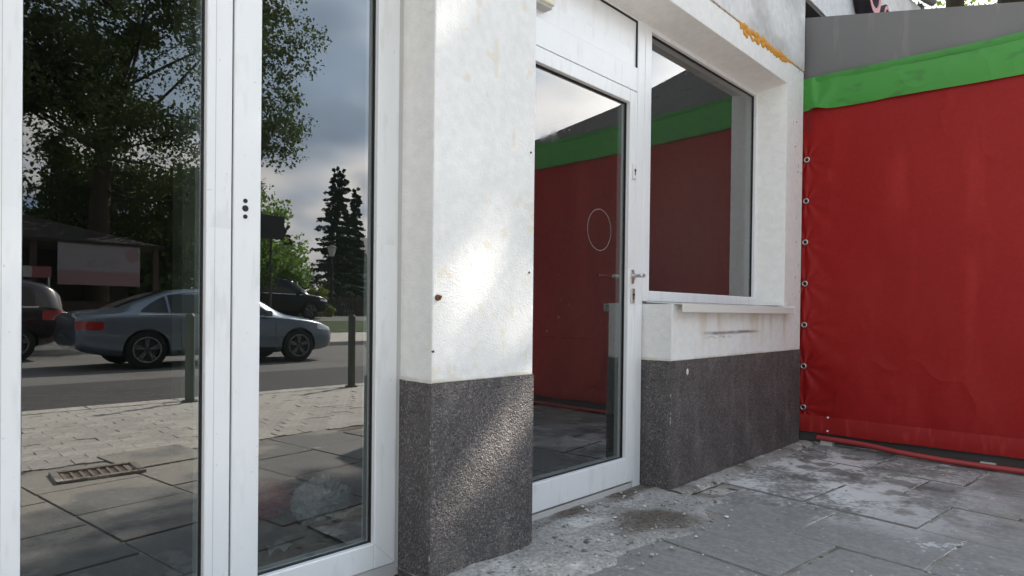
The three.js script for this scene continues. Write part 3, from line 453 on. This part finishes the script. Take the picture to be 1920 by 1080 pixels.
function broadleaf(name, label, o, grp) {   // o: base [x,y,z], trunk height, radius, blobs [[cx,cy,cz,rx,ry,rz,nClumps]], leaf size...
  srand(o.seed); const t = thing(name, label, 'tree', grp); const [bx, by, bz] = o.base, bark = [], clumps = [];
  const forks = o.forks ?? [[bx, by + o.trunk, bz]];
  bark.push(limb([bx, by - 0.3, bz], forks[0], o.rad * 1.25, o.rad * 0.8, 10, 0.02)); for (let i = 1; i < forks.length; i++) bark.push(limb(forks[i - 1], forks[i], o.rad * (0.8 - 0.2 * (i - 1)), o.rad * (0.6 - 0.17 * (i - 1)), 8, 0.05));
  for (const [cx, cy, cz, rx, ry, rz, n] of o.blobs) {
    for (let i = 0; i < n; i++) {
      const a = rr(0, 6.283), b = Math.acos(rr(-1, 1)), r = Math.pow(rnd(), 0.42), x = cx + rx * r * Math.sin(b) * Math.cos(a), y = cy + ry * r * Math.cos(b), z = cz + rz * r * Math.sin(b) * Math.sin(a);
      clumps.push([x, y, z, rr(0.6, 1.25)]);
      if (i % (o.twigEvery ?? 2) === 0) { const f = forks[Math.floor(rnd() * forks.length)]; bark.push(limb([f[0], Math.min(f[1], y - 0.1), f[2]], [x, y, z], 0.022 + 0.03 * rnd() * o.rad / 0.2, 0.006, 4, 0.14)); }
    }
  }
  part('trunk', bark, M.bark, t);
  const crown = new THREE.Mesh(leafCloud(clumps, o.leaf, o.per, o.spread, o.filter, o.tint), o.mat ?? M.leaf); crown.name = 'crown'; crown.castShadow = crown.receiveShadow = true; t.add(crown);
  return t;
}
// crowns that reach over the shop front from the right; leaves are left out to shape the sun patches on pavement and front
const kz = SUN.z / SUN.y, kx = SUN.x / SUN.z, ky = SUN.y / SUN.z;
function shadeFilter(x, y, z) {
  const gz = z - y * kz; if (gz > 1.38 + 0.22 * Math.sin(x * 0.9 + y * 0.7)) return false;
  const fx = x - z * kx, fy = y - z * ky; if (fy > -0.2 && fy < 3) {               // falls on the front
    const d = (fx - 1.62) * 0.658 - (fy - 0.40) * 0.753; if (Math.abs(d) < 0.095 && fy < 0.72 && fy > 0.12) return false;
    if (Math.hypot((fx - 1.58) / 0.32, (fy - 0.92) / 0.26) < 1 ) return rnd() < 0.14;
    if (fx > 2.66 && fx < 2.95 && Math.sin(fy * 7 + 1) > 0.55 && rnd() < 0.6) return false;
  } else if (Math.hypot(x - y * SUN.x / SUN.y - 1.75, gz - 0.09) < 0.10) return false;
  return y > 6.4 + 0.12 * Math.max(0, 9 - x) ;
}
broadleaf('plane_tree', 'tall tree with slim dark trunk rising behind the grey fascia, left of the thicker trunk', { seed: 11, base: [12.2, 0, -0.35], trunk: 7, rad: 0.15, forks: [[12.2, 6.5, -0.35], [12.3, 8.5, 0.2]], blobs: [[11.2, 9.6, 2.0, 4.2, 2.9, 3.6, 330]], leaf: 0.135, per: 110, spread: 0.85, filter: shadeFilter, twigEvery: 4 });
broadleaf('plane_tree', 'tall tree with thick dark trunk rising behind the grey fascia at the right edge', { seed: 12, base: [13.4, 0, 0.25], trunk: 7, rad: 0.27, forks: [[13.4, 6.5, 0.25], [13.4, 9, 0.8]], blobs: [[13.6, 10.6, 2.6, 4.6, 3.4, 3.8, 420]], leaf: 0.135, per: 110, spread: 0.85, filter: shadeFilter, twigEvery: 4 });
broadleaf('small_tree', 'bright green leaves of a sunlit tree far behind the grey fascia', { seed: 13, base: [24, 0, -2.5], trunk: 5, rad: 0.2, blobs: [[24, 9.5, -2.4, 3.4, 3.6, 6, 110]], leaf: 0.16, per: 50, spread: 0.9, mat: phy({ color: L(0.16, 0.24, 0.045), roughness: 1, transmission: 0.4, thickness: 0, vertexColors: true, side: THREE.DoubleSide }) });
// across the road, seen in the panes
broadleaf('birch_tree', 'huge dark leafy tree across the road, mirrored in both left panes', { seed: 21, base: [5.4, 0, 21], trunk: 5, rad: 0.3, forks: [[5.45, 5.6, 20.6], [5.6, 7.4, 20.2], [6.1, 9.6, 20]],
  blobs: [[3.0, 10.5, 20, 5.2, 3.4, 3.0, 260], [8.6, 10.6, 20, 3.4, 2.6, 2.6, 120], [4.7, 7.2, 20.5, 4.2, 2.0, 2.4, 230], [9.6, 7.4, 19.6, 1.7, 1.8, 1.6, 44], [5.4, 4.6, 22.6, 4.2, 1.6, 1.2, 190], [3.0, 13.6, 20, 5.0, 2.0, 2.4, 120], [1.5, 7.5, 20.5, 2.6, 2.4, 2.4, 80], [8.2, 5.0, 21, 2.2, 1.4, 1.4, 50]], leaf: 0.12, per: 135, spread: 0.62, twigEvery: 34, filter: (x, y, z) => !(Math.hypot((x - 7.1) / 1.25, (y - 8.3) / 1.05) < 1 && rnd() < 0.86) && !(Math.hypot((x - 3.5) / 0.8, (y - 4.9) / 1.5) < 1 && rnd() < 0.8) && !(Math.hypot((x - 8.2) / 0.8, (y - 6.2) / 0.6) < 1 && rnd() < 0.7) });
broadleaf('maple_tree', 'rounded bright green tree below the spruces, mirrored in the right pane', { seed: 22, base: [12.2, 0.45, 26.0], trunk: 1.6, rad: 0.14, blobs: [[12.0, 3.0, 26, 3.4, 1.6, 1.8, 150], [10.9, 4.9, 26, 2.4, 1.7, 1.6, 80], [13.2, 5.3, 26.5, 1.2, 0.7, 0.8, 14]], leaf: 0.17, per: 70, spread: 0.62, mat: phy({ color: L(0.15, 0.27, 0.035), roughness: 1, transmission: 0.5, thickness: 0, vertexColors: true, side: THREE.DoubleSide }) });
broadleaf('lime_tree', 'dense dark tree behind the pavilion, low in the left pane', { seed: 24, base: [7.6, 0.2, 24.6], trunk: 1.5, rad: 0.16, blobs: [[7.2, 2.9, 24.4, 3.4, 2.6, 1.0, 260]], leaf: 0.2, per: 70, spread: 0.55, twigEvery: 8 });
function spruce(label, x, y, z, h, w, sd, tops) {
  srand(sd); const t = thing('spruce_tree', label, 'tree', 'spruces across the road'), clumps = [], bark = [limb([x, y - 0.3, z], [x, y + h - 0.2, z], w * 0.08, 0.02, 8, 0.0)];
  const pos = [], nor = [], col = [], idx = []; const v = new THREE.Vector3();
  const bough = (bx, by, a, len, droop) => { for (let i = 0; i < 26; i++) { const s = Math.pow(rnd(), 0.7), r = s * len, side = rr(-1, 1) * 0.32 * len * (1 - s * 0.75), cx = x + bx + Math.cos(a) * r - Math.sin(a) * side, cz = z + Math.sin(a) * r + Math.cos(a) * side, cy = by - droop * s * len + 0.10 * len * s * s * 2 - rr(0, 0.16); const L0 = rr(0.12, 0.26), al = a + rr(-0.7, 0.7), o = pos.length / 3, k = rr(0.6, 1.4); const dx = Math.cos(al) * L0, dz = Math.sin(al) * L0, ox = -Math.sin(al) * 0.05, oz = Math.cos(al) * 0.05; pos.push(cx - ox, cy, cz - oz, cx + dx, cy - 0.06, cz + dz, cx + ox, cy, cz + oz, cx + dx * 0.3, cy - 0.16, cz + dz * 0.3); for (let q = 0; q < 4; q++) { nor.push(0, 1, 0); col.push(k, k, k); } idx.push(o, o + 1, o + 2, o, o + 1, o + 3); } };
  for (const [tx, th] of tops) { let yy = 0.9; while (yy < th - 0.25) { const f = 1 - yy / th, len = w * (0.08 + 0.95 * Math.pow(f, 0.85)) * rr(0.6, 1.2), n = 6 + Math.round(4 * f); for (let k = 0; k < n; k++) bough(tx, y + yy + rr(-0.12, 0.12), rr(0, 6.283), len * rr(0.6, 1.15), 0.34); yy += 0.26 + 0.24 * f; } bough(tx, y + th, 0, 0.15, -1); bough(tx, y + th - 0.1, 2, 0.2, -0.5); }
  const g = new THREE.BufferGeometry(); g.setAttribute('position', new THREE.Float32BufferAttribute(pos, 3)); g.setAttribute('color', new THREE.Float32BufferAttribute(col, 3)); g.setIndex(idx); g.computeVertexNormals();
  part('trunk', bark, M.bark, t); const c = new THREE.Mesh(g, M.needle); c.name = 'crown'; c.castShadow = c.receiveShadow = true; t.add(c); return t;
}
spruce('tall dark spruce with forked tip, mirrored in the right pane', 25.1, 0.5, 40, 10.9, 2.4, 61, [[-0.15, 10.9], [0.35, 10.8]]);
spruce('slightly lower spruce just right of the forked one', 26.95, 0.5, 40.4, 9.8, 1.35, 62, [[0, 9.7]]);
spruce('short spruce at the left foot of the forked one', 21.6, 0.5, 41, 5.6, 1.6, 63, [[0, 6.3]]);
spruce('small ragged spruce between the round tree and the forked spruce', 19.6, 0.5, 40, 5.0, 1.3, 64, [[0, 5.2]]);
function bush(label, x, y, z, rx, ry, rz, n, sd, c) { srand(sd); const t = thing('shrub', label, 'shrub', 'clipped shrubs across the road'); const cl = []; for (let i = 0; i < n; i++) { const a = rr(0, 6.283), b = Math.acos(rr(-0.2, 1)), r = rr(0.75, 1); cl.push([x + rx * r * Math.sin(b) * Math.cos(a), y + ry * r * Math.cos(b), z + rz * r * Math.sin(b) * Math.sin(a)]); } part('stem', [limb([x, y - 0.3, z], [x, y + ry * 0.7, z], 0.06, 0.03, 6)], M.bark, t); const m = new THREE.Mesh(leafCloud(cl, 0.10, 60, 0.22), phy({ color: L(...c), roughness: 1, transmission: 0.45, thickness: 0, vertexColors: true, side: THREE.DoubleSide })); m.name = 'foliage'; m.castShadow = m.receiveShadow = true; t.add(m); }
bush('rounded yellow green shrub behind the nose of the black car', 17.0, 0.45, 28.4, 0.9, 1.75, 0.8, 110, 71, [0.15, 0.21, 0.02]);
bush('low yellow green shrub left of the taller rounded one', 15.3, 0.45, 28.8, 0.8, 1.15, 0.8, 80, 72, [0.14, 0.20, 0.02]);
bush('dark low hedge under the round tree', 12.4, 0.45, 29.5, 2.4, 2.2, 0.9, 160, 73, [0.05, 0.085, 0.02]);
bush('dark hedge at the foot of the spruces', 22.5, 0.45, 38, 4.0, 3.0, 1.2, 240, 74, [0.03, 0.05, 0.016]);
bush('dark bushes behind the pavilion', 4.5, 0.3, 26.5, 7.5, 3.6, 1.4, 560, 75, [0.04, 0.065, 0.02]);

// ---------------------------------------------------------------- across the road: house, fence, lamp, pavilion, board
{ const h = thing('house', 'grey house with low roof at the right edge of the mirrored street', 'house');
  part('wall', [box(32.4, 43, 0.3, 5.2, 46, 54)], std({ color: L(0.34, 0.34, 0.35) }), h);
  const rf = new THREE.Shape(); rf.moveTo(-0.6, 0); rf.lineTo(4, 2.6); rf.lineTo(8.6, 0); part('roof', [new THREE.ExtrudeGeometry(rf, { depth: 11.6, bevelEnabled: false }).rotateY(-Math.PI / 2).translate(43.6, 5.2, 46)], std({ color: L(0.16, 0.13, 0.12) }), h);
  for (const x of [33.5, 36, 38.6]) { const w = part('window', [box(x, x + 1.2, 2.0, 3.4, 45.9, 45.98)], M.whitePlastic, h); part('pane', [box(x + 0.08, x + 1.12, 2.08, 3.32, 45.88, 45.898)], M.black, w); } }
{ const f = thing('fence', 'dark brown picket fence behind the grass verge', 'fence'); const m = std({ color: L(0.055, 0.045, 0.04) });
  for (const y of [0.7, 1.35]) part('rail', [box(17.6, 26, y, y + 0.08, 30.5, 30.55)], m, f);
  for (let i = 0; i < 44; i++) part('picket', [box(17.6 + i * 0.19, 17.72 + i * 0.19, 0.42, 1.62, 30.55, 30.575)], m, f); }
{ const l = thing('street_lamp', 'street lamp with frosted lantern before the spruces', 'lamp'); part('post', [cyl(0.05, 0.08, 3.5, 10, 18.8, 2.15, 30)], M.black, l); part('lantern', [cyl(0.26, 0.13, 0.5, 8, 18.8, 4.15, 30)], std({ color: L(0.55, 0.58, 0.6), roughness: 0.4 }), l); part('cap', [cyl(0.03, 0.3, 0.14, 8, 18.8, 4.47, 30)], M.black, l); }
{ const b = thing('notice_board', 'dark notice board on a post at the left edge of the right pane', 'board'); part('post', [cyl(0.045, 0.045, 3.2, 8, 9.06, 1.5, 17)], M.darkSteel, b); part('board', [box(8.60, 9.45, 3.05, 3.78, 16.9, 16.95, 0.01)], std({ color: L(0.03, 0.03, 0.035), roughness: 0.5 }), b); }
{ const p = thing('pavilion', 'open pavilion with dark hipped roof across the road', 'pavilion'); const dk = std({ color: L(0.022, 0.018, 0.016), roughness: 0.9 }), wd = std({ color: L(0.05, 0.035, 0.03), roughness: 0.9 });
  part('roof', [new THREE.ConeGeometry(4.1, 0.75, 4, 1).rotateY(Math.PI / 4).scale(1.05, 1, 0.55).translate(3.3, 3.02, 19.6), box(0.2, 6.35, 2.58, 2.66, 17.95, 21.2)], dk, p);
  for (const [x, z] of [[0.4, 18.1], [3.3, 18.1], [6.15, 18.1], [0.4, 21], [6.15, 21]]) part('post', [box(x - 0.07, x + 0.07, -0.05, 2.58, z - 0.07, z + 0.07)], wd, p);
  part('counter', [box(0.4, 6.2, 0.0, 1.05, 18.9, 19.3)], wd, p); part('back_wall', [box(0.4, 6.2, 0.0, 2.58, 20.9, 20.98)], dk, p); }
solo('banner', [at(box(0, 1.92, 0, 1.16, 0, 0.02), 0, 0, 0)], std({ map: bannerMap, roughness: 0.7 }), 'pale banner with pinkish lower band and faded print hung on the pavilion', 'banner').position.set(3.8, 1.48, 17.98);
{ const a = thing('cafe_awning', 'striped pink and white awning under the pavilion at the left', 'awning'); for (let i = 0; i < 6; i++) part('stripe', [box(1.2 + i * 0.4, 1.6 + i * 0.4, 1.62, 1.9, 17.6, 17.63)], i % 2 ? std({ color: L(0.20, 0.07, 0.08) }) : std({ color: L(0.3, 0.28, 0.28) }), a); for (const x of [1.25, 3.55]) part('pole', [box(x - 0.02, x + 0.02, -0.05, 1.62, 17.6, 17.64)], M.metal, a); }

// ---------------------------------------------------------------- bollards
for (const [x, z, l] of [[4.40, 5.0, 'steel bollard at the kerb, mirrored whole in the right pane'], [2.44, 4.9, 'steel bollard at the kerb, mirrored in the left pane beside the frame']]) {
  const b = thing('bollard', l, 'bollard', 'bollards along the kerb'); const y = PAVE(z), m = std({ color: L(0.075, 0.085, 0.07), roughness: 0.45, metalness: 0.3 });
  part('post', [cyl(0.045, 0.045, 0.88, 20, x, y + 0.44, z)], m, b); part('cap', [cyl(0.03, 0.05, 0.03, 20, x, y + 0.895, z)], m, b); part('foot', [cyl(0.075, 0.08, 0.02, 20, x, y + 0.01, z)], m, b);
}

// ---------------------------------------------------------------- cars
function makeCar(name, label, o) {
  const t = thing(name, label, 'car'), S = o.stations;
  const get = (x) => { let i = 0; while (i < S.length - 2 && S[i + 1][0] < x) i++; const P = (k) => S[clamp(k, 0, S.length - 1)], a = P(i), b = P(i + 1), u = clamp((x - a[0]) / (b[0] - a[0])); const pm = P(i - 1), pn = P(i + 2); return a.map((_, k) => { const m0 = (b[k] - pm[k]) / Math.max(1e-3, b[0] - pm[0]) * (b[0] - a[0]), m1 = (pn[k] - a[k]) / Math.max(1e-3, pn[0] - a[0]) * (b[0] - a[0]), u2 = u * u, u3 = u2 * u; return (2 * u3 - 3 * u2 + 1) * a[k] + (u3 - 2 * u2 + u) * m0 + (3 * u2 - 2 * u3) * b[k] + (u3 - u2) * m1; }); };
  const sec = (x) => { const [, yb, be, tp, w, wt] = get(x); const W = w * 0.955; return [[0, yb], [0.78 * w, yb], [0.94 * w, yb + 0.04], [0.985 * w, yb + 0.14], [w, lerp(yb, be, 0.55)], [0.985 * w, be - 0.06], [W, be], [lerp(W, wt, 0.45), lerp(be, tp - 0.05, 0.5)], [lerp(W, wt, 0.86), lerp(be, tp - 0.05, 0.9)], [wt * 0.93, tp - 0.022], [wt * 0.62, tp - 0.004], [0, tp]]; };
  const X0 = S[0][0], X1 = S[S.length - 1][0], N = 84, prof = []; for (let i = 0; i <= N; i++) prof.push(sec(lerp(X0, X1, i / N)));
  const K = prof[0].length, ring = 2 * K - 2, pos = [], idx = [];
  for (let i = 0; i <= N; i++) { const x = lerp(X0, X1, i / N), p = prof[i]; for (let k = 0; k < K; k++) pos.push(x, p[k][1], p[k][0]); for (let k = K - 2; k > 0; k--) pos.push(x, p[k][1], -p[k][0]); }
  for (let i = 0; i < N; i++) for (let k = 0; k < ring; k++) { const a = i * ring + k, b = i * ring + (k + 1) % ring, c = a + ring, d = b + ring; idx.push(a, c, b, b, c, d); }
  for (const [i, f] of [[0, 1], [N, -1]]) { const c = pos.length / 3; pos.push(lerp(X0, X1, i / N), (prof[i][0][1] + prof[i][K - 1][1]) / 2, 0); for (let k = 0; k < ring; k++) { const a = i * ring + k, b = i * ring + (k + 1) % ring; f > 0 ? idx.push(c, a, b) : idx.push(c, b, a); } }
  let g = new THREE.BufferGeometry(); g.setAttribute('position', new THREE.Float32BufferAttribute(pos, 3)); g.setIndex(idx); g.computeVertexNormals(); g.setAttribute('uv', new THREE.Float32BufferAttribute(new Float32Array(pos.length / 3 * 2), 2));
  const ev = new Evaluator(); ev.attributes = ['position', 'normal', 'uv']; let body = new Brush(g);
  for (const ax of o.axles) for (const s of [-1, 1]) { const c = new Brush(cyl(o.wheel * 1.13, o.wheel * 1.13, 0.6, 40, ax, o.wheel, s * (o.half - 0.02), 'z')); body.updateMatrixWorld(); c.updateMatrixWorld(); body = ev.evaluate(body, c, SUBTRACTION); }
  part('body', [body.geometry.clone()], o.paint, t);
  const hw = (x, y) => { const p = sec(x); for (let k = 1; k < K - 1; k++) if (y <= p[k + 1][1] + 1e-6) { const u = clamp((y - p[k][1]) / Math.max(1e-4, p[k + 1][1] - p[k][1])); return lerp(p[k][0], p[k + 1][0], u); } return p[K - 2][0]; };
  const sidePatch = (nm, xa, xb, yb, yt, m, off = 0.004, sides = [-1, 1], par = t) => { for (const s of sides) part(nm, [gridSheet(20, 6, (u, v) => { const x = lerp(xa, xb, u), y = lerp(yb(x), yt(x), v); return [x, y, s * (hw(x, y) + off)]; })], m, par); };
  const topPatch = (nm, xa, xb, wa, wb, m, off = 0.005) => part(nm, [gridSheet(12, 10, (u, v) => { const x = lerp(xa, xb, u), p = sec(x), z = lerp(-1, 1, v) * lerp(wa, wb, u) * p[K - 3][0], az = Math.abs(z); let y = p[K - 1][1]; for (let k = 7; k < K - 1; k++) if (az <= p[k][0] && az >= p[k + 1][0]) y = lerp(p[k + 1][1], p[k][1], (az - p[k + 1][0]) / Math.max(1e-4, p[k][0] - p[k + 1][0])); return [x, y + off, z]; })], m, t);
  const glass = std({ color: L(0.012, 0.014, 0.016), roughness: 0.04 }), trim = std({ color: L(0.6, 0.6, 0.6), metalness: 0.9, roughness: 0.25 }), dark = M.black;
  for (const [xa, xb, ba, bb, ta, tb, bow] of o.glass) sidePatch('side_window', xa, xb, (x) => lerp(ba, bb, (x - xa) / (xb - xa)), (x) => { const u = (x - xa) / (xb - xa); return lerp(ta, tb, u) + bow * 4 * u * (1 - u); }, glass);
  topPatch('rear_window', ...o.rearGlass, glass); topPatch('windscreen', ...o.frontGlass, glass);
  for (const x of o.seams) sidePatch('door_seam', x - 0.006, x + 0.006, (q) => 0.36, (q) => sec(q)[6][1] - 0.01, dark, 0.0015);
  sidePatch('window_trim', o.glass[0][0] - 0.05, o.glass[o.glass.length - 1][1] + 0.04, (x) => sec(x)[6][1] - 0.012, (x) => sec(x)[6][1] + 0.006, trim, 0.003);
  for (const x of o.handles) sidePatch('door_handle', x, x + 0.17, (q) => sec(q)[6][1] - 0.13, (q) => sec(q)[6][1] - 0.10, o.paint, 0.02);
  sidePatch('sill_trim', o.axles[0] + 0.5, o.axles[1] - 0.5, (x) => sec(x)[1][1] + 0.03, (x) => sec(x)[1][1] + 0.12, dark, 0.004);
  sidePatch('tail_light', X0 + 0.012, X0 + 0.40, (x) => o.tail[0], (x) => o.tail[1] - 0.04 * (x - X0), phy({ color: L(0.35, 0.012, 0.01), roughness: 0.15, clearcoat: 1 }), 0.006);
  sidePatch('headlight', X1 - 0.48, X1 - 0.10, (x) => o.head[0] - 0.14 * (x - X1 + 0.48), (x) => o.head[1] - 0.16 * (x - X1 + 0.48), phy({ color: L(0.7, 0.72, 0.75), roughness: 0.12, metalness: 0.6, clearcoat: 1 }), 0.006);
  for (const s of [-1, 1]) part('mirror', [new RoundedBoxGeometry(0.14, 0.12, 0.2, 3, 0.045).translate(o.mirror, o.mirrorY, s * (o.half + 0.06))], o.paint, t);
  const tyre = std({ color: L(0.012, 0.012, 0.012), roughness: 0.9 }), rim = std({ color: o.rim ?? L(0.18, 0.18, 0.19), metalness: 0.8, roughness: 0.35 }), R = o.wheel;
  for (const ax of o.axles) for (const s of [-1, 1]) {
    const w = group('wheel', t); w.position.set(ax, R, s * (o.half - 0.115));
    part('tyre', [new THREE.LatheGeometry([[R * 0.66, -0.1], [R * 0.93, -0.105], [R, -0.07], [R, 0.07], [R * 0.93, 0.105], [R * 0.66, 0.1]].map(([a, b]) => new THREE.Vector2(a, b)), 40).rotateX(Math.PI / 2)], tyre, w);
    const sp = [new THREE.TorusGeometry(R * 0.66, 0.018, 8, 40).translate(0, 0, s * 0.095), cyl(0.055, 0.055, 0.03, 16, 0, 0, s * 0.085, 'z')]; for (let k = 0; k < 5; k++) for (const q of [-0.13, 0.13]) { const g = new RoundedBoxGeometry(R * 0.62, 0.035, 0.03, 1, 0.008).translate(R * 0.34, 0, s * 0.085); g.rotateZ(k * 1.2566 + q + 0.3); sp.push(g); }
    part('rim', sp, rim, w); part('brake_disc', [cyl(R * 0.6, R * 0.6, 0.02, 28, 0, 0, s * 0.02, 'z')], M.darkSteel, w);
  }
  return t;
}
const sedanStations = [ // x, underside, belt, top, half width, half width at top
  [0.00, 0.44, 0.88, 0.95, 0.73, 0.53], [0.035, 0.38, 0.90, 0.975, 0.805, 0.57], [0.12, 0.33, 0.925, 1.005, 0.86, 0.60], [0.30, 0.28, 0.95, 1.035, 0.89, 0.62], [0.60, 0.23, 0.965, 1.07, 0.905, 0.62], [1.00, 0.21, 0.97, 1.235, 0.915, 0.585], [1.55, 0.2, 0.965, 1.415, 0.92, 0.59], [2.25, 0.2, 0.95, 1.47, 0.92, 0.61], [2.80, 0.2, 0.935, 1.43, 0.92, 0.60], [3.20, 0.2, 0.925, 1.285, 0.92, 0.61], [3.62, 0.2, 0.915, 1.05, 0.92, 0.66], [3.80, 0.2, 0.90, 0.985, 0.92, 0.70], [4.30, 0.21, 0.835, 0.90, 0.89, 0.68], [4.62, 0.24, 0.745, 0.79, 0.82, 0.60], [4.77, 0.3, 0.66, 0.70, 0.72, 0.52], [4.83, 0.4, 0.58, 0.62, 0.58, 0.44]];
{
  const c = makeCar('sedan_car', 'grey blue sedan driving along the road, mirrored across both left panes', { stations: sedanStations, axles: [1.06, 3.93], wheel: 0.335, half: 0.92, paint: phy({ color: L(0.15, 0.19, 0.235), metalness: 0.6, roughness: 0.3, clearcoat: 1, clearcoatRoughness: 0.03 }),
    glass: [[0.98, 1.42, 1.005, 1.0, 1.03, 1.30, 0.02], [1.46, 2.28, 1.0, 0.985, 1.315, 1.405, 0.02], [2.34, 3.36, 0.985, 0.965, 1.40, 1.0, 0.09]], rearGlass: [0.66, 1.5, 0.9, 0.86], frontGlass: [2.95, 3.66, 0.86, 0.98], seams: [1.62, 2.31, 3.42], handles: [1.62, 2.62], tail: [0.70, 0.85], head: [0.68, 0.78], mirror: 3.22, mirrorY: 1.0 });
  c.position.set(2.62, -0.196, 11.32);
}
const tallStations = [[0.00, 0.5, 1.0, 1.3, 0.74, 0.5], [0.08, 0.42, 1.05, 1.42, 0.84, 0.56], [0.3, 0.32, 1.08, 1.56, 0.9, 0.62], [0.7, 0.27, 1.08, 1.66, 0.92, 0.65], [1.4, 0.26, 1.06, 1.70, 0.92, 0.66], [2.2, 0.26, 1.04, 1.70, 0.92, 0.66], [2.75, 0.26, 1.03, 1.64, 0.92, 0.65], [3.1, 0.26, 1.02, 1.46, 0.92, 0.66], [3.42, 0.26, 1.01, 1.18, 0.92, 0.68], [3.6, 0.26, 1.0, 1.09, 0.92, 0.70], [4.05, 0.28, 0.93, 1.01, 0.9, 0.70], [4.3, 0.32, 0.84, 0.9, 0.83, 0.62], [4.42, 0.42, 0.72, 0.78, 0.68, 0.5]];
const tall = (name, label, paint) => makeCar(name, label, { stations: tallStations, axles: [0.85, 3.5], wheel: 0.35, half: 0.92, paint, glass: [[0.5, 1.3, 1.11, 1.1, 1.45, 1.58, 0.02], [1.36, 2.1, 1.1, 1.08, 1.585, 1.6, 0.01], [2.16, 3.1, 1.08, 1.05, 1.6, 1.14, 0.12]], rearGlass: [0.06, 0.34, 0.8, 0.8], frontGlass: [2.85, 3.46, 0.86, 0.98], seams: [1.33, 2.13, 3.15], handles: [1.35, 2.35], tail: [0.82, 1.02], head: [0.78, 0.88], mirror: 2.98, mirrorY: 1.1 });
{ const c = tall('estate_car', 'black tall car parked on the raised lot behind the sedan', phy({ color: L(0.004, 0.004, 0.005), metalness: 0, roughness: 0.25, specularIntensity: 0.5, clearcoat: 0.25, clearcoatRoughness: 0.05 })); c.scale.setScalar(1.07); c.position.set(10.75, FAR(24.5) + 0.02, 25.4); }
{ const c = tall('parked_car', 'dark car parked before the pavilion at the left edge of the left pane', phy({ color: L(0.02, 0.012, 0.013), metalness: 0.2, roughness: 0.25, clearcoat: 1, clearcoatRoughness: 0.02 })); c.rotation.y = Math.PI; c.position.set(3.1, -0.2, 14.4); }

// ---------------------------------------------------------------- render
const renderer = new THREE.WebGLRenderer({ antialias: true });
renderer.toneMapping = THREE.LinearToneMapping; renderer.toneMappingExposure = EXPOSURE;
renderer.shadowMap.enabled = true; renderer.setSize(1024, 576);
renderer.render(scene, camera);
